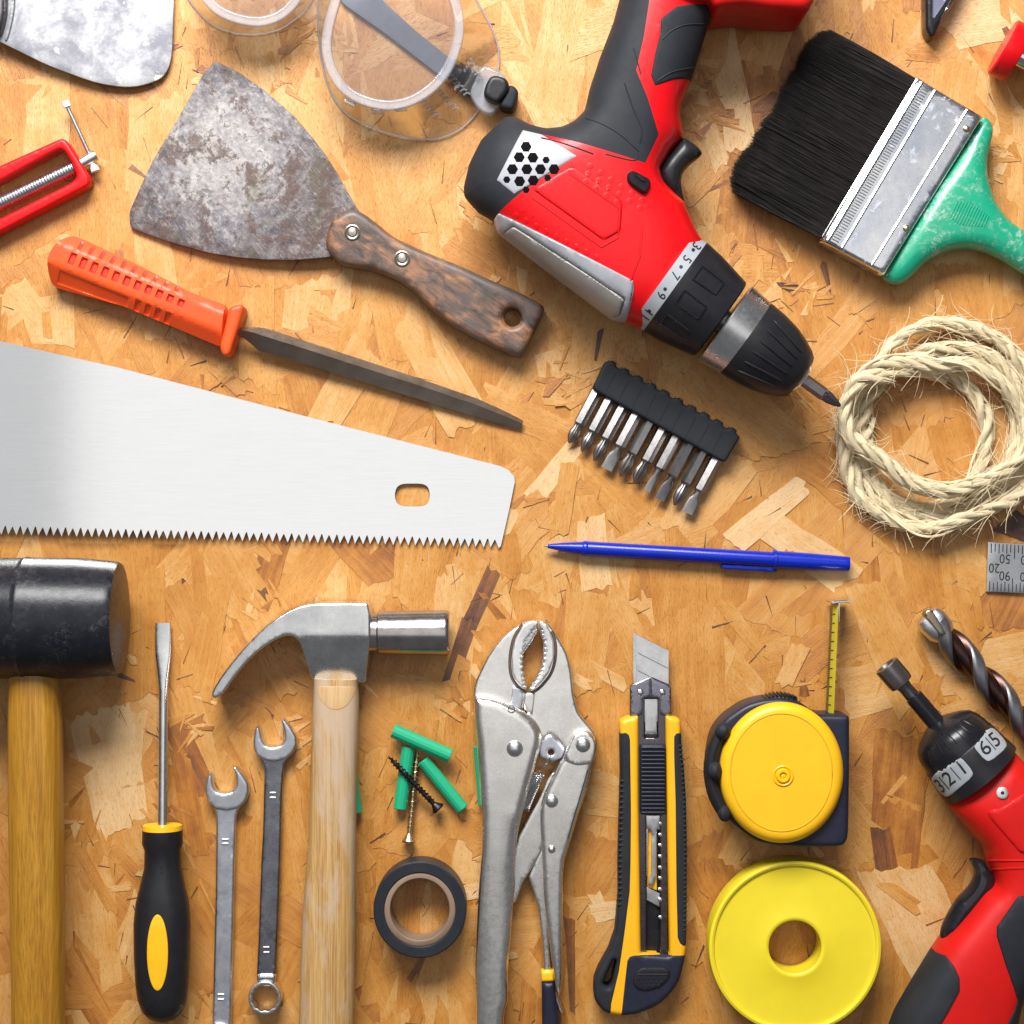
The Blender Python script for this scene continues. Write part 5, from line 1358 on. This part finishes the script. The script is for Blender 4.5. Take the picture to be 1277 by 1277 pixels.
for i in range(40):
    y = 930 + i * 5.9
    xr = np.interp(y, [930, 960, 998, 1061, 1127, 1177], [850, 852.5, 855, 856.2, 856, 855.5])
    add('grip_ridge', plate(rnd(bar((xr - 6, y), (xr + .9, y), 1.5), 1), 8, 34.4, 1.2, g=4), M['rubber'], g2)
T = bvh([cpo])
cbo = add('cap_button', patch(rnd([(797, 1206), (831, 1206), (837, 1213), (832, 1224), (818, 1233), (800, 1236), (790, 1230), (789, 1220)], 4), T, 2.6, g=3, e=2.2), M['black'], R)
Tb = bvh([o for o in GEO if o.name.startswith('cap_button')])
line_on(Tb, (796, 1215), (832, 1215), .9, 'button_ridge', M['navy'], 0, 4, 5, par=cbo)
for j in range(3):
    for i in range(6 - j):
        h_, n_ = hit(Tb, 797 + i * 6.2 + j * 3, 1220 + j * 4.6)
        if h_ is not None: add('grip_dot', tubew([h_ - n_ * PXM, h_ + n_ * .9 * PXM], [1.7, 1.1], 8), M['navy'], cbo)
slo = add('slider', plate(rnd([(798, 929), (830.5, 929), (831, 1016), (799, 1016)], 1.5), 18, 30, 2, g=5), M['navy'], R)
for i in range(17):
    y = 932.5 + i * 5.05; add('slider_ridge', plate(rnd(bar((799.6, y), (829.6, y), 1.45), 1), 28, 33.6, 1.2, g=5), M['navy'], slo)
add('lock_spring', plate([(806, 1017), (823, 1017), (823, 1034), (819, 1034), (818, 1092), (813, 1106), (808, 1100), (812, 1090), (812.5, 1036), (811, 1034), (808, 1034), (807.4, 1092), (806, 1092)], 14, 16, .4, g=6), M['steel'], R)
for y in (1027, 1041, 1054, 1068, 1082, 1095, 1109, 1122, 1144): add('rail_tooth', plate(rnd([(820.5, y - 2), (826, y - 3), (826, y + 3), (821, y + 2)], 1), 14, 21, 1, g=3), M['steel'], R)
add('spare_blade', plate([(806.5, 1106), (822.5, 1114), (822.5, 1131), (806.5, 1122)], 13, 15, .3, g=6), M['steel'], R)
add('channel_floor', plate([(804, 1018), (824, 1018), (824, 1190), (804, 1190)], 5, 9, .5, g=12), M['blackgloss'], R)
add('channel_amber', plate([(807, 1034), (819, 1034), (819, 1110), (807, 1106)], 9, 11, .5, g=8), M['yellow2'], R)

# ------------------------------------------------------------------ tape measure
R = root('tape_measure', 'round yellow tape measure in a black rubber case with a little tape pulled out', 'tape measure', 975, 965)
ell = circ(974.5, 963, 86, 92, 60)
case = rnd([(1018, 891), (1056, 891.5), (1059, 894), (1058.8, 960), (1057.5, 1040), (1055, 1050), (1049, 1055), (1035, 1056), (1000, 1056), (970, 1055), (942, 1049), (915, 1028), (902, 1014), (892, 1000), (886, 976), (884, 962), (884, 945), (888, 922), (894, 908), (906, 894), (930, 878), (950, 872), (975, 870), (998, 875)], 4)
add('rubber_case', plate(case, 2, 70, 6, g=7, both=True), M['navy'], R)
disc = circ(974.3, 963.2, 77.4, 88, 72)
yo = add('yellow_shell', plate(disc, 40, 84, 13, g=6, nr=6), M['yellow'], R)
T = bvh([yo])
gr = circ(974.5, 963.2, 63.5, 73.5, 72)
P_ = [hit(T, *q)[0] for q in gr]; P_.append(P_[0]); P_.append(P_[1])
add('shell_groove', tubew(P_, .8, 6, cap=False), plastic('deep_yellow', (.72, .40, .01), .5, bump=0), yo)
add('boss', vlathe(976.5, 967.5, [(13, 83.2), (13, 85.2), (11.8, 85.8), (10.6, 85.0), (9.4, 84.2), (8.6, 86.2), (7.6, 87.2), (5, 87.2), (4.2, 86.0), (3.2, 84.4), (2.6, 85.6), (.01, 86.0)], 36, zr=84, close=False), M['yellow'], R)
lbo = add('lock_button', plate(rnd([(948, 877), (952, 872), (962, 868.5), (974, 867), (984, 868.5), (993, 873), (998, 879), (975, 884)], 2), 20, 62, 4, g=4), M['black'], R)
for i in range(9):
    x = 955 + i * 4.8; y = 874 - 6 * math.sin(math.pi * (i + 1) / 10.5)
    add('button_rib', plate(rnd(bar((x, y - 2.6), (x, y + 5), 1.1), .8), 22, 64, 1, g=4), M['black'], lbo)
arc = catmull([(901, 912, 68), (890, 935, 68), (886, 961, 68), (891, 990, 68), (903, 1013, 68)], 10)
add('side_bumper', tube(arc, 8.5, 14), M['black'], R)
for x, y, r_, z in ((903, 911, 11, 80), (893, 961, 12, 80), (905, 1014, 10.5, 80)):
    ex = 7 if y < 1000 else 5
    add('bumper_knob', rod((x - ex - 3, y + (1 if y > 940 else -2), z - 8), (x + ex, y + (0 if y > 940 else 3), z), [(0, 2), (.08, 6), (.3, r_ - 1), (.6, r_), (.85, r_ - 2.5), (1, 2)], 20), M['rubber'], R)
M['tapey'] = plastic('olive_yellow_tape', (.52, .44, .035), .35, (.46, .39, .03), bump=.03)
def strip(y0_, y1_, x0_, x1_, n=24):
    V_ = []; F_ = []; prof = [(0, 10), (-3.6, 18), (-5.6, 26), (-4.6, 37), (-1.0, 48)]
    for i in range(n + 1):
        f = i / n; y = y0_ + (y1_ - y0_) * f; xx = x0_ + (x1_ - x0_) * f; k = (D - 30) / D * PXM
        for dx, z in prof: V_.append(Vector(((xx + dx * 1.4 - CX) * k, -(y - CY) * k, z * PXM)))
    m = len(prof)
    for i in range(n):
        for j in range(m - 1): F_.append((i * m + j, i * m + j + 1, (i + 1) * m + j + 1, (i + 1) * m + j))
    return V_, F_
tbo = add('tape_blade', strip(895, 753, 1038, 1044.5), M['tapey'], R, smooth=60)
V_ = []
for i in range(60):
    y = 889 - i * 2.25; xx = 1038 + (895 - y) / 142 * 6.5; k = (D - 30) / D * PXM; tall = 8 if i % 5 else 16
    pf = [(-5.8, 26), (-4.9, 36)] if i % 5 else [(-5.8, 26), (-4.9, 37), (-3.2, 42)]
    P_ = [Vector(((xx + dx * 1.4 - .1 - CX) * k, -(y - CY) * k, (z + .3) * PXM)) for dx, z in pf]
    V_.append(tubew(P_, .5, 4))
add('tape_marks', join(*V_), M['ink'], tbo, kind='stuff')
add('end_hook', join(plate(rnd([(1037, 750), (1061, 748.6), (1062, 751), (1038, 752.6)], .5, 1), 6, 50, .5, g=5), plate([(1045.5, 752), (1047.5, 752), (1047, 775), (1046, 775)], 14, 44, .3, g=5)), M['steel'], R)

# ------------------------------------------------------------------ masonry drill bit
R = root('masonry_drill_bit', 'big dark spiral masonry drill bit lying at the right edge', 'drill bit', 1220, 840)
ma = lambda t: (1158 + .672 * t, 770 + .741 * t, 19)
def flute(a):
    c = abs(math.cos(a)); r_ = .60 + .40 * (1 if c > .90 else max(0, (c - .62) / .28) ** .6 if c > .62 else 0)
    return (r_ * math.cos(a), r_ * math.sin(a))
st_ = []; nst = 110
for i in range(nst): t_ = 10 + i * 2.6; st_.append((*ma(t_), 19, 19))
def twisted(st, per):
    C = [U(*s[:3]) for s in st]; V_ = []; F_ = []; seg = 48
    t_ = (C[-1] - C[0]).normalized(); side = t_.cross(Vector((0, 0, 1))).normalized(); up = side.cross(t_)
    mi = []
    for i, s in enumerate(st):
        b = 2.25 - 2 * math.pi * i * 2.6 / per
        for j in range(seg):
            a = 2 * math.pi * j / seg; u_, v_ = flute(a); x = u_ * math.cos(b) - v_ * math.sin(b); y = u_ * math.sin(b) + v_ * math.cos(b)
            V_.append(C[i] + (side * x + up * y) * s[3] * PXM)
    land = []; groove = []
    for i in range(len(st) - 1):
        for j in range(seg):
            q = (i * seg + j, i * seg + (j + 1) % seg, (i + 1) * seg + (j + 1) % seg, (i + 1) * seg + j)
            a = 2 * math.pi * (j + .5) / seg
            (land if abs(math.cos(a)) > .80 else groove).append(q)
    return V_, land, groove
V_, land, groove = twisted(st_, 132)
land.append(tuple(range(47, -1, -1)))
def sub(V, F):
    used = sorted({i for f in F for i in f}); mp = {u: i for i, u in enumerate(used)}; return [V[u] for u in used], [tuple(mp[i] for i in f) for f in F]
add('spiral_land', sub(V_, land), metal('worn_grey_steel', (.30, .30, .33), .42, sc=.1, bump=.4, pit=.4), R)
add('flute', sub(V_, groove), metal('bronzed_flute', (.13, .065, .052), .36, c2=(.06, .04, .04), sc=.03, bump=.2), R)
def rotpoly(pts, a, c):
    return [(c[0] + x * math.cos(a) - y * math.sin(a), c[1] + x * math.sin(a) + y * math.cos(a)) for x, y in pts]
th = math.atan2(.741, .672)
add('tip_body', loft([(*ma(-6), 9, 7, 3), (*ma(-3), 16, 13, 3), (*ma(6), 19, 16, 3), (*ma(22), 18.5, 17, 2.4), (*ma(30), 14, 14)], 32), M['dullsteel'], R)
add('carbide_tip', plate(rotpoly([(-12, -3.5), (-9, -6), (24, -4), (24, 3), (-9, 6), (-13, 2)], th + .15, (1163, 772)), 22, 40, 1.5, g=4), metal('carbide', (.42, .36, .22), .35, c2=(.32, .3, .26)), R)

# ------------------------------------------------------------------ electric screwdriver
R = root('electric_screwdriver', 'red electric screwdriver with black nose, numbered collar and socket bit at right edge', 'power screwdriver', 1230, 1060)
ea = lambda t: (1195 + .648 * t, 934 + .762 * t, 60)
esh = rnd([(1262, 934), (1290, 965), (1330, 1012), (1345, 1060), (1335, 1110), (1312, 1150), (1290, 1200), (1272, 1245), (1262, 1290), (1240, 1420), (1085, 1420), (1100, 1310), (1111, 1277), (1117, 1261), (1140, 1222), (1163, 1184), (1167, 1178), (1172, 1170), (1190, 1150), (1222, 1110), (1238, 1100), (1238, 1090), (1231, 1075), (1228, 1060), (1226, 1055), (1200, 1025), (1176, 998), (1220, 950)], 3)
hgrip = [(1400, 1060), (1290, 1108), (1258, 1108), (1231, 1146), (1231, 1158), (1241, 1191), (1257.5, 1236), (1253.7, 1248), (1236, 1279), (1215, 1430), (1430, 1430)]
lgrip = [(1150, 1170), (1164, 1184), (1172, 1184), (1180, 1195), (1185.5, 1208), (1185.5, 1223), (1172, 1248), (1154, 1278), (1120, 1340), (1060, 1430), (1060, 1250)]
plate2 = [(1222, 1004), (1236, 1000), (1300, 960), (1400, 1060), (1380, 1055), (1264, 1055), (1258, 1053), (1240, 1032), (1221, 1010)]
ps = solid(esh, 6, 116, 50, regions=[(hgrip, 3), (lgrip, 2.5), (plate2, 3)], g=5, both=True, puff=46, seam=2.6)
bo = [add('red_body', ps[0], M['red2'], R), add('rubber_grip', ps[1], M['rubber'], R), add('rubber_grip', ps[2], M['rubber'], R), add('raised_cheek', ps[3], M['red2'], R)]
T = bvh(bo)
line_on(T, (1232, 1073), (1290, 1073), 1.5, 'moulded_line', M['red2'], .2, 5, 6)
line_on(T, (1236, 1084), (1290, 1082), 1.3, 'moulded_line', M['red2'], .2, 5, 6)
h_, n_ = hit(T, 1250, 989)
add('housing_screw', tubew([h_ - n_ * PXM, h_ + n_ * 1.8 * PXM, h_ + n_ * 2.4 * PXM], [7, 7, 4.5], 24), M['steel'], R)
add('screw_recess', tubew([h_ + n_ * 2 * PXM, h_ + n_ * 2.7 * PXM], [2.6, 2.4], 6), M['blackgloss'], R)
add('collar', loft([(*ea(t_), r_, r_) for t_, r_ in [(-2, 40), (-2, 50), (0, 51), (18, 53), (38, 55.5), (42, 56), (44, 50)]], 72), M['black'], R)
Tc = bvh([o for o in GEO if o.name.startswith('collar')][-1:])
def on_e(t_, s): return (1195 + .648 * t_ - .762 * s, 934 + .762 * t_ + .648 * s)
def quadpatch(t0, t1, s0, s1):
    return rnd([on_e(t0, s0), on_e(t1, s0), on_e(t1, s1), on_e(t0, s1)], 5)
l1 = add('number_label', patch(quadpatch(5, 38, -51, -16), Tc, 1.1, g=3, e=.6), M['ringgrey'], R)
l2 = add('number_label', patch(quadpatch(5, 38, 4, 52), Tc, 1.1, g=3, e=.6), M['ringgrey'], R)
Tl = bvh([l1, l2])
ra = math.radians(38)
for ch, s, sx_ in (('5', -42, .8), ('6', -26, 1.), ('1', 12, 1.), ('2', 33, .9), ('3', 47, .6)):
    q = on_e(21, s); add('number', text(ch, q[0], q[1], 27, ra, Tl, th=.5, sx=sx_, bold=.022), M['ink'], l1 if s < 0 else l2)
for s in (-35, 22.5, 41):
    a, b = on_e(11, s), on_e(31, s); add('number_divider', patch(bar(a, b, .55), Tl, .45, g=4, e=.2), M['ink'], l1 if s < 0 else l2)
nose = add('nose', loft([(*ea(t_), r_, r_) for t_, r_ in [(-44, 9), (-44, 13), (-40, 22), (-34, 34), (-28, 42), (-20, 46.5), (-10, 49), (-1, 50), (-1, 40)]], 64), M['blackgloss'], R)
Tn = bvh([nose])
for s in (-34, -24, -14, -3, 8, 19, 30, 38):
    line_on(Tn, on_e(-30 + abs(s) * .22, s * .82), on_e(-6, s), .9, 'nose_rib', M['black'], .1, 4, 5, par=nose)
add('drive_shaft', rod(ea(-88), ea(-42), [(0, 8), (.04, 11), (.1, 11.4), (1, 11.6)], 28), M['blackgloss'], R)
R = root('socket_bit', 'dark steel socket on the nose of the electric screwdriver', 'socket', 1115, 840, 50)
sk = lambda t_: (1105 + .648 * t_, 829.5 + .762 * t_, 60)
add('socket', loft([(*sk(t_), r_, r_) for t_, r_ in [(8, 9), (0, 11.5), (0, 15.5), (1, 16.5), (24, 16.5), (30, 15.5), (32, 10)]], 36), metal('socket_steel', (.34, .31, .30), .33, bump=.1), R)
add('socket_neck', loft([(*sk(t_), r_, r_) for t_, r_ in [(31, 9.8), (38, 8.6), (48, 9), (50, 9)]], 28), M['darksteel'], R)
R = [o for o in COL.objects if o.name == 'electric_screwdriver'][0]
add('trigger', plate(rnd([(1207, 1071), (1212, 1069), (1222, 1070), (1229, 1075), (1233, 1084), (1243, 1094), (1241, 1106), (1215, 1140), (1184, 1178), (1178, 1177), (1171, 1168), (1174, 1154), (1182, 1138), (1192, 1121), (1204, 1110), (1211, 1101), (1215, 1090), (1213, 1080)], 3), 38, 86, 12, g=4, both=True, puff=18), M['blackgloss'], R)
